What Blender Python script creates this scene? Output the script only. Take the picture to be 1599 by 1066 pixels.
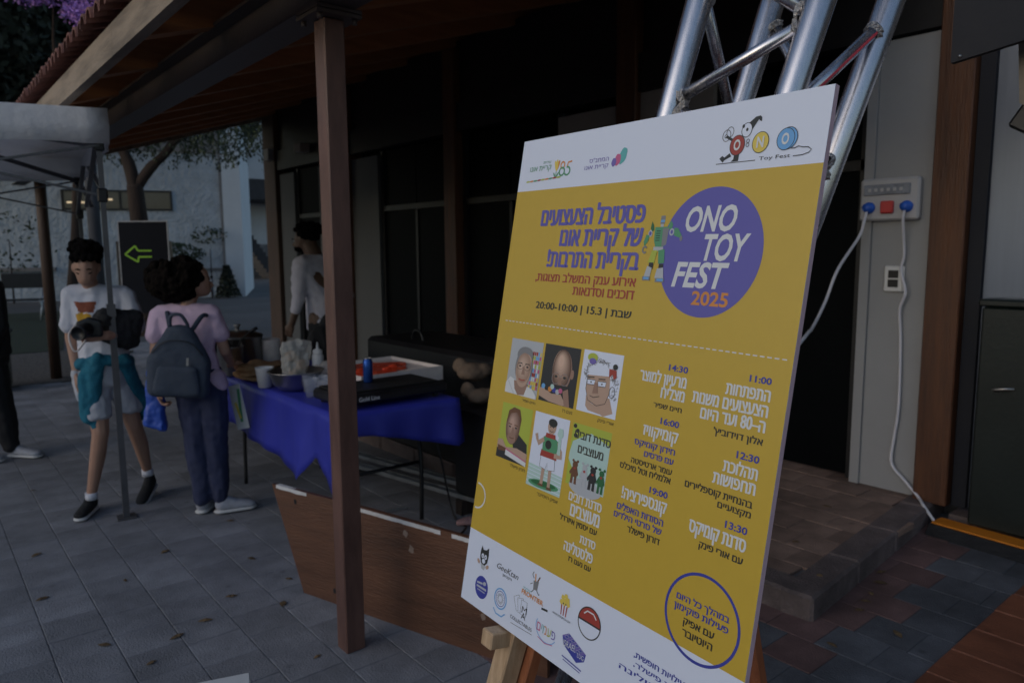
import bpy, bmesh, math, random
from mathutils import Vector, Matrix, noise
random.seed(7)
for o in list(bpy.data.objects): bpy.data.objects.remove(o)
S = bpy.context.scene
C = S.collection
R = math.radians

# ---------------------------------------------------------------- camera
cd = bpy.data.cameras.new('camera'); cam = bpy.data.objects.new('camera', cd); C.objects.link(cam)
cd.sensor_width = 36; cd.lens = 25.9; cd.clip_end = 400; cd.clip_start = 0.05
cam.matrix_world = Matrix(((0.7700, 0.0850, -0.6320, 0), (-0.6380, 0.0920, -0.7650, 0), (-0.0070, 0.9920, 0.1250, 1.55), (0, 0, 0, 1)))
cd.dof.use_dof = True; cd.dof.focus_distance = 1.22; cd.dof.aperture_fstop = 6.5
S.camera = cam
# ---------------------------------------------------------------- light
W = bpy.data.worlds.new("World"); S.world = W; W.use_nodes = True
nt = W.node_tree; bg = nt.nodes['Background']
sky = nt.nodes.new('ShaderNodeTexSky'); sky.sky_type = 'NISHITA'; sky.sun_disc = False
SUN_EL = R(20); SUN_AZ = R(-88)          # azimuth measured from +Y towards +X
sky.sun_elevation = SUN_EL; sky.sun_rotation = SUN_AZ
nt.links.new(sky.outputs[0], bg.inputs[0]); bg.inputs[1].default_value = 0.15
sl = bpy.data.lights.new('sun', 'SUN'); sun = bpy.data.objects.new('sun', sl); C.objects.link(sun)
sl.energy = 0.42; sl.angle = R(60); sl.color = (0.97, 0.97, 1.0)
sd = Vector((math.sin(SUN_AZ)*math.cos(SUN_EL), math.cos(SUN_AZ)*math.cos(SUN_EL), math.sin(SUN_EL)))
sun.rotation_euler = sd.to_track_quat('Z', 'Y').to_euler()
S.view_settings.view_transform = 'Standard'; S.view_settings.look = 'None'
S.view_settings.gamma = 1; S.view_settings.use_curve_mapping = False
S.view_settings.exposure = -0.38

# ---------------------------------------------------------------- helpers
def lin(c): return tuple(((v/255)/12.92 if v/255 <= .04045 else ((v/255+.055)/1.055)**2.4) for v in c)
def mat(name, col, rough=.6, metal=0., var=.15, scale=6., bump=.15, bscale=40., rnd=0., aniso=None, spec=.5, alpha=1., trans=0., col2=None, emit=None, stretch=None, contrast=None, stain=0., bdist=.02, translucent=0.):
    m = bpy.data.materials.new(name); m.use_nodes = True
    n = m.node_tree.nodes; l = m.node_tree.links; b = n['Principled BSDF']
    tc = n.new('ShaderNodeTexCoord'); mp = n.new('ShaderNodeMapping'); l.new(tc.outputs['Object'], mp.inputs[0])
    if stretch: mp.inputs['Scale'].default_value = stretch
    ns = n.new('ShaderNodeTexNoise'); ns.inputs['Scale'].default_value = scale; ns.inputs['Detail'].default_value = 6; ns.inputs['Roughness'].default_value = .65
    l.new(mp.outputs[0], ns.inputs['Vector'])
    cr = n.new('ShaderNodeValToRGB'); l.new(ns.outputs[0], cr.inputs[0])
    lo, hi = contrast or (.3, .7)
    cr.color_ramp.elements[0].position = lo; cr.color_ramp.elements[1].position = hi
    c2 = col2 or tuple(min(1, v*(1+var)) for v in col); c1 = col if col2 else tuple(v*(1-var) for v in col)
    cr.color_ramp.elements[0].color = (*c1, 1); cr.color_ramp.elements[1].color = (*c2, 1)
    out = cr.outputs[0]
    if rnd:
        oi = n.new('ShaderNodeObjectInfo'); ge = n.new('ShaderNodeNewGeometry')
        ad = n.new('ShaderNodeMath'); ad.operation = 'ADD'; l.new(oi.outputs['Random'], ad.inputs[0]); l.new(ge.outputs['Random Per Island'], ad.inputs[1])
        fr = n.new('ShaderNodeMath'); fr.operation = 'FRACT'; l.new(ad.outputs[0], fr.inputs[0])
        mr = n.new('ShaderNodeMapRange'); l.new(fr.outputs[0], mr.inputs[0]); mr.inputs[3].default_value = 1-rnd; mr.inputs[4].default_value = 1+rnd
        hs = n.new('ShaderNodeHueSaturation'); l.new(out, hs.inputs['Color']); l.new(mr.outputs[0], hs.inputs['Value'])
        m2 = n.new('ShaderNodeMapRange'); l.new(oi.outputs['Random'], m2.inputs[0]); m2.inputs[3].default_value = .96; m2.inputs[4].default_value = 1.04
        out = hs.outputs[0]
    if stain:     # dirt that lies across the pieces, fixed in the world
        gp_ = n.new('ShaderNodeNewGeometry'); n3 = n.new('ShaderNodeTexNoise'); n3.inputs['Scale'].default_value = 2.3; n3.inputs['Detail'].default_value = 9; n3.inputs['Roughness'].default_value = .7
        l.new(gp_.outputs['Position'], n3.inputs['Vector']); m3 = n.new('ShaderNodeMapRange'); l.new(n3.outputs[0], m3.inputs[0]); m3.inputs[1].default_value = .36; m3.inputs[2].default_value = .64; m3.inputs[3].default_value = 1-stain; m3.inputs[4].default_value = 1+stain*.5
        n4 = n.new('ShaderNodeTexVoronoi'); n4.inputs['Scale'].default_value = 5.; l.new(gp_.outputs['Position'], n4.inputs['Vector']); m4 = n.new('ShaderNodeMapRange'); l.new(n4.outputs['Distance'], m4.inputs[0]); m4.inputs[1].default_value = .05; m4.inputs[2].default_value = .10; m4.inputs[3].default_value = 1-stain*.9; m4.inputs[4].default_value = 1
        mu = n.new('ShaderNodeMath'); mu.operation = 'MULTIPLY'; l.new(m3.outputs[0], mu.inputs[0]); l.new(m4.outputs[0], mu.inputs[1])
        h3 = n.new('ShaderNodeHueSaturation'); l.new(out, h3.inputs['Color']); l.new(mu.outputs[0], h3.inputs['Value']); out = h3.outputs[0]
    l.new(out, b.inputs['Base Color'])
    b.inputs['Roughness'].default_value = rough; b.inputs['Metallic'].default_value = metal
    b.inputs['Specular IOR Level'].default_value = spec
    if alpha < 1: b.inputs['Alpha'].default_value = alpha
    if trans: b.inputs['Transmission Weight'].default_value = trans
    if emit: b.inputs['Emission Color'].default_value = (*emit[0], 1); b.inputs['Emission Strength'].default_value = emit[1]
    if bump:
        n2 = n.new('ShaderNodeTexNoise'); n2.inputs['Scale'].default_value = bscale; n2.inputs['Detail'].default_value = 5; l.new(mp.outputs[0], n2.inputs['Vector'])
        bp = n.new('ShaderNodeBump'); bp.inputs['Strength'].default_value = bump; bp.inputs['Distance'].default_value = bdist
        l.new(n2.outputs[0], bp.inputs['Height']); l.new(bp.outputs[0], b.inputs['Normal'])
        rr = n.new('ShaderNodeMapRange'); l.new(ns.outputs[0], rr.inputs[0]); rr.inputs[3].default_value = max(0, rough-.1); rr.inputs[4].default_value = min(1, rough+.1)
        l.new(rr.outputs[0], b.inputs['Roughness'])
    if translucent:
        tl = n.new('ShaderNodeBsdfTranslucent'); l.new(out, tl.inputs[0]); mx = n.new('ShaderNodeMixShader'); mx.inputs[0].default_value = translucent
        l.new(b.outputs[0], mx.inputs[1]); l.new(tl.outputs[0], mx.inputs[2]); l.new(mx.outputs[0], m.node_tree.nodes['Material Output'].inputs[0])
    return m

def flat(name, col, rough=.42):
    m = bpy.data.materials.new(name); m.use_nodes = True; b = m.node_tree.nodes['Principled BSDF']
    b.inputs['Base Color'].default_value = (*col, 1); b.inputs['Roughness'].default_value = rough
    return m

def link(name, me, m=None, parent=None, smooth=False):
    me.name = name
    o = bpy.data.objects.new(name, me); C.objects.link(o)
    if m:
        ms = m if isinstance(m, (list, tuple)) else [m]
        for q in ms: me.materials.append(q)
    if parent: o.parent = parent
    if smooth: me.shade_smooth()
    return o
def tag(o, label=None, cat=None, group=None, kind=None):
    if label: o['label'] = label
    if cat: o['category'] = cat
    if group: o['group'] = group
    if kind: o['kind'] = kind
    return o
def empty(name, label, cat, loc=(0, 0, 0), rotz=0, group=None):
    o = bpy.data.objects.new(name, None); C.objects.link(o); o.location = loc; o.rotation_euler = (0, 0, rotz); o.empty_display_size = .1
    return tag(o, label, cat, group)

def box(bm, c, s, M=None, mi=0, bev=0):
    """c centre, s full size"""
    T = Matrix.Translation(c) @ Matrix.Diagonal((*s, 1))
    if M is not None: T = M @ T
    r = bmesh.ops.create_cube(bm, size=1, matrix=T)
    fs = set(f for v in r['verts'] for f in v.link_faces)
    for f in fs: f.material_index = mi
    if bev:
        es = list(set(e for v in r['verts'] for e in v.link_edges))
        bmesh.ops.bevel(bm, geom=es, offset=bev, segments=1, affect='EDGES')
def bxx(bm, x0, x1, y0, y1, z0, z1, mi=0, bev=0):
    box(bm, ((x0+x1)/2, (y0+y1)/2, (z0+z1)/2), (x1-x0, y1-y0, z1-z0), mi=mi, bev=bev)
def bar(bm, a, b, w, h, up=(0, 0, 1), mi=0, bev=0):
    a = Vector(a); b = Vector(b); d = b-a; z = d.normalized(); u = Vector(up)
    x = u.cross(z)
    if x.length < 1e-4: x = Vector((1, 0, 0)).cross(z)
    x.normalize(); y = z.cross(x)
    M = Matrix(((x.x, y.x, z.x, 0), (x.y, y.y, z.y, 0), (x.z, y.z, z.z, 0), (0, 0, 0, 1)))
    box(bm, (0, 0, 0), (w, h, d.length), M=Matrix.Translation((a+b)/2) @ M, mi=mi, bev=bev)
def tube(bm, pts, r, seg=12, mi=0, cap=True):
    pts = [Vector(p) for p in pts]; rs = r if isinstance(r, (list, tuple)) else [r]*len(pts)
    rings = []; px = None
    for i, p in enumerate(pts):
        t = (pts[min(i+1, len(pts)-1)]-pts[max(i-1, 0)]).normalized()
        if px is None:
            px = t.cross(Vector((0, 0, 1)))
            if px.length < 1e-3: px = t.cross(Vector((1, 0, 0)))
        px = (px-t*px.dot(t)).normalized(); py = t.cross(px)
        rings.append([bm.verts.new(p+(px*math.cos(a)+py*math.sin(a))*rs[i]) for a in [2*math.pi*k/seg for k in range(seg)]])
    for A, B in zip(rings, rings[1:]):
        for k in range(seg):
            f = bm.faces.new((A[k], A[(k+1) % seg], B[(k+1) % seg], B[k])); f.material_index = mi; f.smooth = True
    if cap:
        f = bm.faces.new(rings[0][::-1]); f.material_index = mi
        f = bm.faces.new(rings[-1]); f.material_index = mi
def lathe(bm, prof, seg=24, c=(0, 0, 0), mi=0):
    c = Vector(c); rings = []
    for r, z in prof:
        rings.append([bm.verts.new(c+Vector((max(r, 1e-4)*math.cos(2*math.pi*k/seg), max(r, 1e-4)*math.sin(2*math.pi*k/seg), z))) for k in range(seg)])
    for A, B in zip(rings, rings[1:]):
        for k in range(seg):
            f = bm.faces.new((A[k], A[(k+1) % seg], B[(k+1) % seg], B[k])); f.material_index = mi; f.smooth = True
def fin(name, bm, m=None, parent=None, loc=None):
    me = bpy.data.meshes.new(name); bmesh.ops.recalc_face_normals(bm, faces=bm.faces[:]); bm.to_mesh(me); bm.free()
    o = link(name, me, m, parent)
    if loc: o.location = loc
    return o
def B(): return bmesh.new()
def smoothpath(pts, n=6):
    P = [Vector(p) for p in pts]; out = []
    for i in range(len(P)-1):
        p0 = P[max(i-1, 0)]; p1 = P[i]; p2 = P[i+1]; p3 = P[min(i+2, len(P)-1)]
        for k in range(n):
            t = k/n
            out.append(.5*((2*p1)+(p2-p0)*t+(2*p0-5*p1+4*p2-p3)*t*t+(3*p1-p0-3*p2+p3)*t**3))
    out.append(P[-1]); return out
_ico = None
def ico():
    global _ico
    if _ico is None:
        b = B(); bmesh.ops.create_icosphere(b, subdivisions=2, radius=1); _ico = [v.co.copy() for v in b.verts]; b.free()
    return _ico
def hull(bm, sph):
    """convex hull of spheres: [(pos, radius or (rx,ry,rz))]"""
    t = B()
    for p, r in sph:
        p = Vector(p); r = Vector(r) if isinstance(r, (tuple, list)) else Vector((r, r, r))
        for v in ico(): t.verts.new(p+Vector((v.x*r.x, v.y*r.y, v.z*r.z)))
    res = bmesh.ops.convex_hull(t, input=t.verts[:])
    bmesh.ops.delete(t, geom=[v for v in t.verts if not v.link_faces], context='VERTS')
    me = bpy.data.meshes.new('tmp'); t.to_mesh(me); t.free(); bm.from_mesh(me); bpy.data.meshes.remove(me)
def soft(name, hulls, m, parent, voxel=.01, it=3, wr=0., ws=12., seedv=0):
    """one continuous skin grown round overlapping hulls"""
    bm = B()
    for h in hulls: hull(bm, h)
    me = bpy.data.meshes.new(name); bm.to_mesh(me); bm.free()
    t = bpy.data.objects.new('tmp', me); C.objects.link(t)
    md = t.modifiers.new('r', 'REMESH'); md.mode = 'VOXEL'; md.voxel_size = voxel
    ms = t.modifiers.new('s', 'SMOOTH'); ms.factor = .6; ms.iterations = it
    dg = bpy.context.evaluated_depsgraph_get(); ev = t.evaluated_get(dg)
    out = bpy.data.meshes.new_from_object(ev)
    bpy.data.objects.remove(t); bpy.data.meshes.remove(me)
    if wr:
        nr = [v.normal.copy() for v in out.vertices]
        for v, n in zip(out.vertices, nr):
            k = noise.noise(Vector((v.co.x*ws+seedv, v.co.y*ws, v.co.z*ws*.55)))+.5*noise.noise(v.co*ws*2.3)
            v.co += n*wr*k
    return link(name, out, m, parent, smooth=True)
def leafmesh(name, pts, size, m, parent=None, droop=0., kind=None, asp=.5, seed=1):
    rg = random.Random(seed); V = []; F = []
    for p in pts:
        s = size*rg.uniform(.6, 1.3)
        d = Vector((rg.gauss(0, 1), rg.gauss(0, 1), rg.gauss(0, 1)-droop*2)).normalized()
        e = d.cross(Vector((rg.gauss(0, 1), rg.gauss(0, 1), rg.gauss(0, 1)))).normalized()*s*asp*.5
        p = Vector(p); k = len(V)
        V += [p-d*s*.5, p+e, p+d*s*.5, p-e]; F.append((k, k+1, k+2, k+3))
    me = bpy.data.meshes.new(name); me.from_pydata([tuple(v) for v in V], [], F)
    o = link(name, me, m, parent)
    if kind: o['kind'] = kind
    return o

# ---------------------------------------------------------------- materials
M = {}
M['paver'] = mat('paver', (.235, .242, .268), .78, var=.16, scale=5, bump=.35, bscale=120, rnd=.14, stain=.28)
M['paver_red'] = mat('paver_red', (.15, .088, .082), .75, var=.25, scale=5, bump=.3, bscale=120, rnd=.2, stain=.35)
M['paver_warm'] = mat('paver_warm', (.24, .16, .125), .75, var=.25, scale=5, bump=.3, bscale=120, rnd=.2, stain=.35)
M['paver_dark'] = mat('paver_dark', (.12, .125, .14), .78, var=.2, scale=5, bump=.35, bscale=120, rnd=.2, stain=.4)
M['pole'] = mat('pole_wood', (.045, .026, .018), .6, scale=6, stretch=(4, 4, .5), bump=.25, bscale=22, col2=(.085, .048, .032))
M['kerb'] = mat('kerb', (.155, .12, .115), .8, var=.3, scale=8, bump=.5, bscale=90, rnd=.1, stain=.35)
M['joint'] = mat('joint_sand', (.10, .10, .105), .95, var=.4, scale=20, bump=.5)
M['ground'] = mat('ground_far', (.085, .088, .095), .9, var=.3, scale=.6, bump=.3, bscale=8)
M['deck'] = mat('deck_wood', (.22, .07, .035), .5, scale=7, stretch=(9, 1, 9), bump=.3, bscale=30, rnd=.18, col2=(.30, .11, .055), stain=.3)
M['brownmetal'] = mat('brown_paint', (.10, .052, .042), .42, scale=5, bump=.12, bscale=120, stretch=(3, 3, .6), col2=(.17, .09, .07), contrast=(.35, .65))
M['beam'] = mat('beam_paint', (.075, .058, .055), .45, var=.25, scale=4, bump=.1, bscale=60)
M['fascia'] = mat('fascia_wood', (.15, .115, .085), .7, scale=3, stretch=(3, .6, 5), bump=.3, bscale=30, col2=(.28, .22, .165), contrast=(.38, .6))
M['pine'] = mat('pine_wood', (.28, .11, .04), .6, scale=4, stretch=(.5, 6, 6), bump=.2, bscale=22, rnd=.15, col2=(.42, .18, .07))
M['pinedeck'] = mat('pine_board', (.52, .23, .09), .5, scale=4, stretch=(6, .5, 6), bump=.2, bscale=22, rnd=.2, col2=(.74, .36, .15))
M['column'] = mat('column_wood', (.055, .020, .010), .5, scale=4, stretch=(6, 6, .5), bump=.25, bscale=22, col2=(.13, .048, .018))
M['terracotta'] = mat('terracotta', (.16, .065, .05), .75, var=.3, scale=9, bump=.3, rnd=.2)
M['whitewall'] = mat('white_panel', (.30, .305, .315), .55, var=.05, scale=2, bump=.08, bscale=60)
M['beigewall'] = mat('beige_panel', (.28, .25, .22), .6, var=.05, scale=2, bump=.08, bscale=60)
M['greypanel'] = mat('grey_panel', (.085, .09, .095), .6, var=.06, scale=2, bump=.08, bscale=60)
M['blackbeam'] = mat('black_paint', (.010, .0105, .012), .5, var=.2, scale=4, bump=.08)
M['black'] = mat('black_plastic', (.009, .009, .011), .45, var=.3, scale=9, bump=.1, bscale=120)
M['glassdark'] = mat('dark_glass', (.003, .004, .005), .5, var=.2, scale=2, bump=0, spec=.05)
M['alu'] = mat('aluminium_tube', (.58, .57, .60), .27, metal=1, var=.08, scale=7, bump=.05, bscale=200, stretch=(20, 20, .6))
M['weld'] = mat('weld_metal', (.55, .53, .52), .45, metal=1, var=.3, scale=30, bump=.8, bscale=150)
M['rail'] = mat('galvanised', (.42, .45, .48), .38, metal=.9, var=.2, scale=12, bump=.1)
M['steel'] = mat('steel', (.42, .41, .40), .38, metal=1, var=.1, scale=4, bump=.04, bscale=60)
M['tentframe'] = mat('tent_frame_paint', (.10, .10, .11), .4, metal=.3, var=.2, scale=8, bump=.05)
M['canvas'] = mat('white_canvas', (.90, .90, .92), .8, var=.03, scale=4, bump=.6, bscale=7, bdist=.04, translucent=.38)
M['stucco'] = mat('stucco', (.37, .43, .50), .95, var=.2, scale=2.5, bump=1., bscale=8, bdist=.08)
M['plaster'] = mat('plaster', (.55, .60, .66), .9, var=.08, scale=.8, bump=.1, bscale=8)
M['concrete'] = mat('concrete', (.2, .2, .21), .9, var=.25, scale=2, bump=.2, bscale=12)
M['darkconc'] = mat('dark_concrete', (.06, .062, .07), .9, var=.25, scale=2, bump=.2, bscale=12)
M['bark'] = mat('bark', (.034, .022, .017), .9, var=.4, scale=5, bump=.8, bscale=14, stretch=(2, 2, .5))
M['leafdark'] = mat('leaf_dark', (.022, .030, .020), .8, var=.5, scale=.8, bump=0, rnd=.5)
M['leaf'] = mat('leaf_green', (.025, .042, .02), .75, var=.5, scale=2, bump=0, rnd=.4)
M['leafpurple'] = mat('leaf_purple_flower', (.42, .22, .62), .8, var=.35, scale=3, bump=0, rnd=.35)
M['grass'] = mat('grass', (.014, .024, .010), .9, var=.4, scale=4, bump=.3)
M['gravel'] = mat('gravel', (.085, .075, .07), .95, var=.6, scale=22, bump=1., bscale=25)
M['ply'] = mat('stained_board', (.062, .028, .017), .5, scale=3.2, stretch=(.45, 1, 4.), bump=.25, bscale=40, col2=(.165, .072, .038), contrast=(.25, .75))
M['tape'] = mat('white_tape', (.62, .62, .63), .6, var=.15, scale=14, bump=.1)
M['cloth'] = mat('blue_plastic_cloth', (.032, .042, .38), .42, var=.12, scale=5, bump=.12, bscale=9)
M['foamedge'] = mat('foam_edge', (.62, .45, .52), .8, var=.06, scale=30, bump=.1, bscale=200)
M['beech'] = mat('easel_wood', (.42, .27, .15), .55, scale=9, stretch=(9, 9, .8), bump=.15, bscale=40, col2=(.60, .42, .26))
M['reddishwood'] = mat('easel_red_wood', (.28, .09, .04), .5, scale=6, stretch=(8, 8, .7), bump=.15, bscale=40, col2=(.42, .16, .07))
M['skin'] = mat('skin', (.42, .24, .17), .55, var=.08, scale=9, bump=.08, bscale=160)
M['skindark'] = mat('skin_dark', (.13, .075, .05), .5, var=.1, scale=9, bump=.08, bscale=160)
M['hair'] = mat('hair_black', (.006, .005, .005), .95, spec=.08, var=.4, scale=30, bump=.6, bscale=90)
M['hair2'] = mat('hair_brown_black', (.008, .006, .005), .95, spec=.08, var=.4, scale=30, bump=.6, bscale=60)
M['tee'] = mat('white_cotton', (.66, .67, .74), .85, var=.05, scale=9, bump=.2, bscale=200)
M['teepink'] = mat('pink_cotton', (.62, .46, .60), .85, var=.05, scale=9, bump=.2, bscale=200)
M['shirt'] = mat('pale_shirt', (.62, .60, .68), .85, var=.05, scale=9, bump=.2, bscale=200)
M['shorts'] = mat('grey_shorts', (.50, .51, .56), .85, var=.06, scale=9, bump=.2, bscale=200)
M['teal'] = mat('teal_knit', (.015, .16, .24), .85, var=.15, scale=12, bump=.4, bscale=120)
M['denim'] = mat('denim', (.028, .036, .085), .85, var=.15, scale=16, bump=.3, bscale=300)
M['blackcloth'] = mat('black_cloth', (.012, .012, .015), .85, var=.3, scale=9, bump=.3, bscale=120)
M['navycloth'] = mat('backpack_fabric', (.036, .052, .082), .75, var=.12, scale=20, bump=.3, bscale=300)
M['shoe'] = mat('grey_mesh_shoe', (.40, .42, .48), .8, var=.12, scale=40, bump=.4, bscale=250)
M['sole'] = mat('white_sole', (.62, .62, .62), .6, var=.05)
M['blackshoe'] = mat('black_shoe', (.012, .012, .014), .75, var=.2, scale=40, bump=.4, bscale=250)
M['bluebag'] = mat('blue_bag', (.03, .09, .45), .45, var=.12, scale=7, bump=.3, bscale=22)
M['socketgrey'] = mat('socket_housing', (.42, .42, .44), .35, var=.06, scale=5, bump=.04)
M['whiteplastic'] = mat('white_plastic', (.68, .68, .68), .35, var=.04, scale=5, bump=.04)
M['paper'] = mat('white_paper', (.66, .60, .58), .85, var=.08, scale=9, bump=.15, bscale=30)
M['bread'] = mat('flatbread', (.26, .13, .055), .85, scale=22, bump=.5, bscale=30, col2=(.45, .27, .14), rnd=.15)
M['clearbag'] = mat('clear_bag', (.75, .75, .72), .18, var=.05, scale=9, bump=.8, bscale=26, alpha=.38)
M['clearcup'] = mat('clear_cup', (.55, .6, .7), .12, var=.05, scale=9, bump=.05, alpha=.22)
M['redsauce'] = mat('red_sauce', (.50, .03, .012), .25, scale=9, bump=.6, bscale=16, col2=(.75, .09, .03))
M['card'] = mat('cardboard', (.17, .12, .085), .85, var=.12, scale=7, bump=.2, bscale=30)
M['canblue'] = mat('can_blue', (.02, .08, .35), .25, metal=.7, var=.1, scale=7, bump=0)
M['greybag'] = mat('grey_plastic', (.22, .24, .28), .4, var=.2, scale=7, bump=.9, bscale=20)
M['greencab'] = mat('dark_green_paint', (.005, .011, .010), .45, var=.2, scale=3, bump=.06)
M['sheet'] = mat('brushed_sheet', (.16, .19, .25), .34, metal=.6, var=.06, scale=3, stretch=(8, 8, .5), bump=.04)
M['orange'] = mat('orange_rubber', (.60, .19, .01), .6, var=.15, scale=9, bump=.2)
M['rubber'] = mat('black_rubber', (.012, .012, .013), .6, var=.3, scale=9, bump=.3)
M['cable'] = mat('white_cable', (.62, .62, .68), .45, var=.03, bump=0)
M['redplastic'] = mat('red_plastic', (.50, .03, .03), .35, var=.1, bump=.04)
M['blueplastic'] = mat('blue_plastic', (.02, .10, .50), .35, var=.1, bump=.04)
M['navypanel'] = mat('navy_panel', (.004, .006, .013), .7, var=.2, scale=3, bump=.05)
M['beige'] = mat('beige_canvas', (.22, .19, .15), .85, var=.15, scale=9, bump=.3)
M['signboard'] = mat('sign_board', (.012, .014, .02), .9, var=.15, scale=3, bump=.05, spec=.15)
M['neon'] = flat('lime_print', (.30, .62, .03), .6)
M['warmglow'] = mat('warm_glow', (.8, .7, .5), .5, bump=0, emit=((1, .74, .45), .7))
M['window'] = mat('window_reflecting', (.06, .055, .05), .15, var=.3, scale=1.5, bump=.02)
M['dryleaf'] = mat('dry_leaf', (.15, .095, .045), .9, var=.4, scale=30, bump=.3, rnd=.4)
M['brown'] = M['column']
M['darkbin'] = mat('bin_plastic', (.03, .033, .036), .5, var=.2, scale=6, bump=.05)
M['bluegrey'] = mat('bluegrey_bag', (.12, .13, .20), .5, var=.2, scale=6, bump=.5, bscale=12)
PC = {  # print inks
 'paper': flat('ink_paper', (.70, .745, .87)), 'yellow': mat('ink_yellow', (.57, .38, .042), .38, var=.02, scale=30, bump=0),
 'violet': flat('ink_violet', (.12, .105, .40)), 'blue': flat('ink_blue', (.045, .055, .33)), 'purple': flat('ink_purple', (.17, .13, .42)),
 'red': flat('ink_red', (.36, .05, .035)), 'ink': flat('ink_black', (.03, .03, .028)), 'ink2': flat('ink_black_outline', (.06, .06, .05)),
 'white': flat('ink_white', (.68, .69, .70)), 'orange': flat('ink_orange', (.65, .25, .05)), 'green': flat('ink_green', (.09, .30, .15)),
 'teal': flat('ink_teal', (.12, .42, .42)), 'pink': flat('ink_pink', (.55, .12, .25)), 'lime': flat('ink_lime', (.42, .48, .06)),
 'skin': flat('ink_skin', (.48, .32, .24)), 'skin2': flat('ink_skin_shade', (.32, .19, .14)), 'grey': flat('ink_grey', (.22, .22, .23)), 'lgrey': flat('ink_lightgrey', (.45, .47, .5)),
 'dark': flat('ink_dark', (.03, .028, .03)), 'sky': flat('ink_skyblue', (.15, .38, .70)), 'yel2': flat('ink_lemon', (.72, .55, .10)), 'brown': flat('ink_brown', (.16, .07, .035)), 'mint': flat('ink_mint', (.45, .62, .58)), 'dgreen': flat('ink_darkgreen', (.03, .14, .05)),
}
M['paper_face'] = PC['paper']

# ---------------------------------------------------------------- view test used to pick the pieces that show largest
CI = cam.matrix_world.inverted()
def seen(p, mg=1.06):
    q = CI @ Vector(p)
    if q.z > -.3: return None
    x = q.x/-q.z*.7195*2/2; y = q.y/-q.z
    if abs(q.x/-q.z) < .695*mg and abs(q.y/-q.z) < .4635*mg: return -q.z
    return None

# ================================================================ GROUND
def sheet(name, pts, z, m, kind='structure', parent=None):
    bm = B(); bm.faces.new([bm.verts.new((x, y, z)) for x, y in pts]); o = fin(name, bm, m, parent)
    if not parent: o['kind'] = kind
    return o
sheet('ground', [(-120, -120), (160, -120), (160, 160), (-120, 160)], -.035, M['ground'])
pave = sheet('pavement', [(-8, -4), (6.0, -4), (6.0, 13.4), (-8, 13.4)], -.0045, M['joint'])
sheet('courtyard', [(-8, 13.42), (14, 13.42), (14, 26), (-8, 36)], -.004, M['ground'])
sheet('lawn', [(-6, 13.5), (1.9, 13.5), (3.3, 22.5), (-6, 22.5)], .004, M['grass'])
sheet('gravel_bed', [(-4, 10.2), (1.9, 10.2), (1.9, 13.4), (-4, 13.4)], .006, M['gravel'])
PX, PY = .211, .206
def tilemesh(m, w=PX, h=PY):
    bm = B(); bxx(bm, -w/2+.0014, w/2-.0014, -h/2+.0010, h/2-.0010, -.03, 0)
    es = [e for e in bm.edges if all(v.co.z > -.001 for v in e.verts)]
    bmesh.ops.bevel(bm, geom=es, offset=.0022, segments=1, affect='EDGES')
    me = bpy.data.meshes.new('paver'); bm.to_mesh(me); bm.free(); me.materials.append(m); return me
TM = {k: tilemesh(M[k]) for k in ('paver', 'paver_red', 'paver_warm', 'paver_dark')}
KD = ['paver', 'paver_red', 'paver_dark']
def ontop(x, y):   # raised platform area
    return y < 6.5 and x > 2.78 and y > 1.44+(x-2.78)*.09
def ondeck(x, y): return x > .8 and y < .99
def pick(x, y):
    if x > 1.5 and y < 2.6:
        w = noise.noise(Vector((x*1.1+3, y*1.4, 0)))
        if y < 1.3+.1*w and x > 2.9+w*.6: return 'paver_dark'
        return 'paver_red' if (w+random.uniform(-.25, .25)) > -.12 else 'paver_dark'
    return 'paver'
cells = []
for i in range(-26, 22):
    x = .33+PX*(i+.5); off = [0, .1, .04, .15, .07][i % 5]
    if x > 4.7: break
    for j in range(-18, 66):
        y = .02+PY*(j+.5)+off
        if ontop(x+PX*.4, y+PY*.4) and ontop(x-PX*.4, y-PY*.4): continue
        if ondeck(x+.1, y+.1): continue
        if y > 10.2 and x < 2: continue
        cells.append((x, y))
vis = sorted([(seen((x, y, 0)) or 99, x, y) for x, y in cells])
single = set((x, y) for d, x, y in vis[:300] if d < 90)
VV, FF, MI = [], [], []
def addtile(V, F, me, x, y, z):
    k = len(V)
    V += [(v.co.x+x, v.co.y+y, v.co.z+z) for v in me.vertices]; F += [tuple(i+k for i in p.vertices) for p in me.polygons]
    return len(me.polygons)
for x, y in cells:
    z = random.uniform(-.0012, .001); kd = pick(x, y)
    if (x, y) in single:
        o = bpy.data.objects.new('paver', TM[kd]); C.objects.link(o); o.parent = pave; o.location = (x, y, z)
        o.rotation_euler = (random.uniform(-.004, .004), random.uniform(-.004, .004), random.uniform(-.006, .006))
    else:
        n = addtile(VV, FF, TM[kd], x, y, z); MI += [KD.index(kd)]*n
me = bpy.data.meshes.new('paver_field'); me.from_pydata(VV, [], FF)
o = link('paver_field', me, [M['paver'], M['paver_red'], M['paver_dark']], pave); o['kind'] = 'stuff'
for p, i in zip(me.polygons, MI): p.material_index = i
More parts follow.
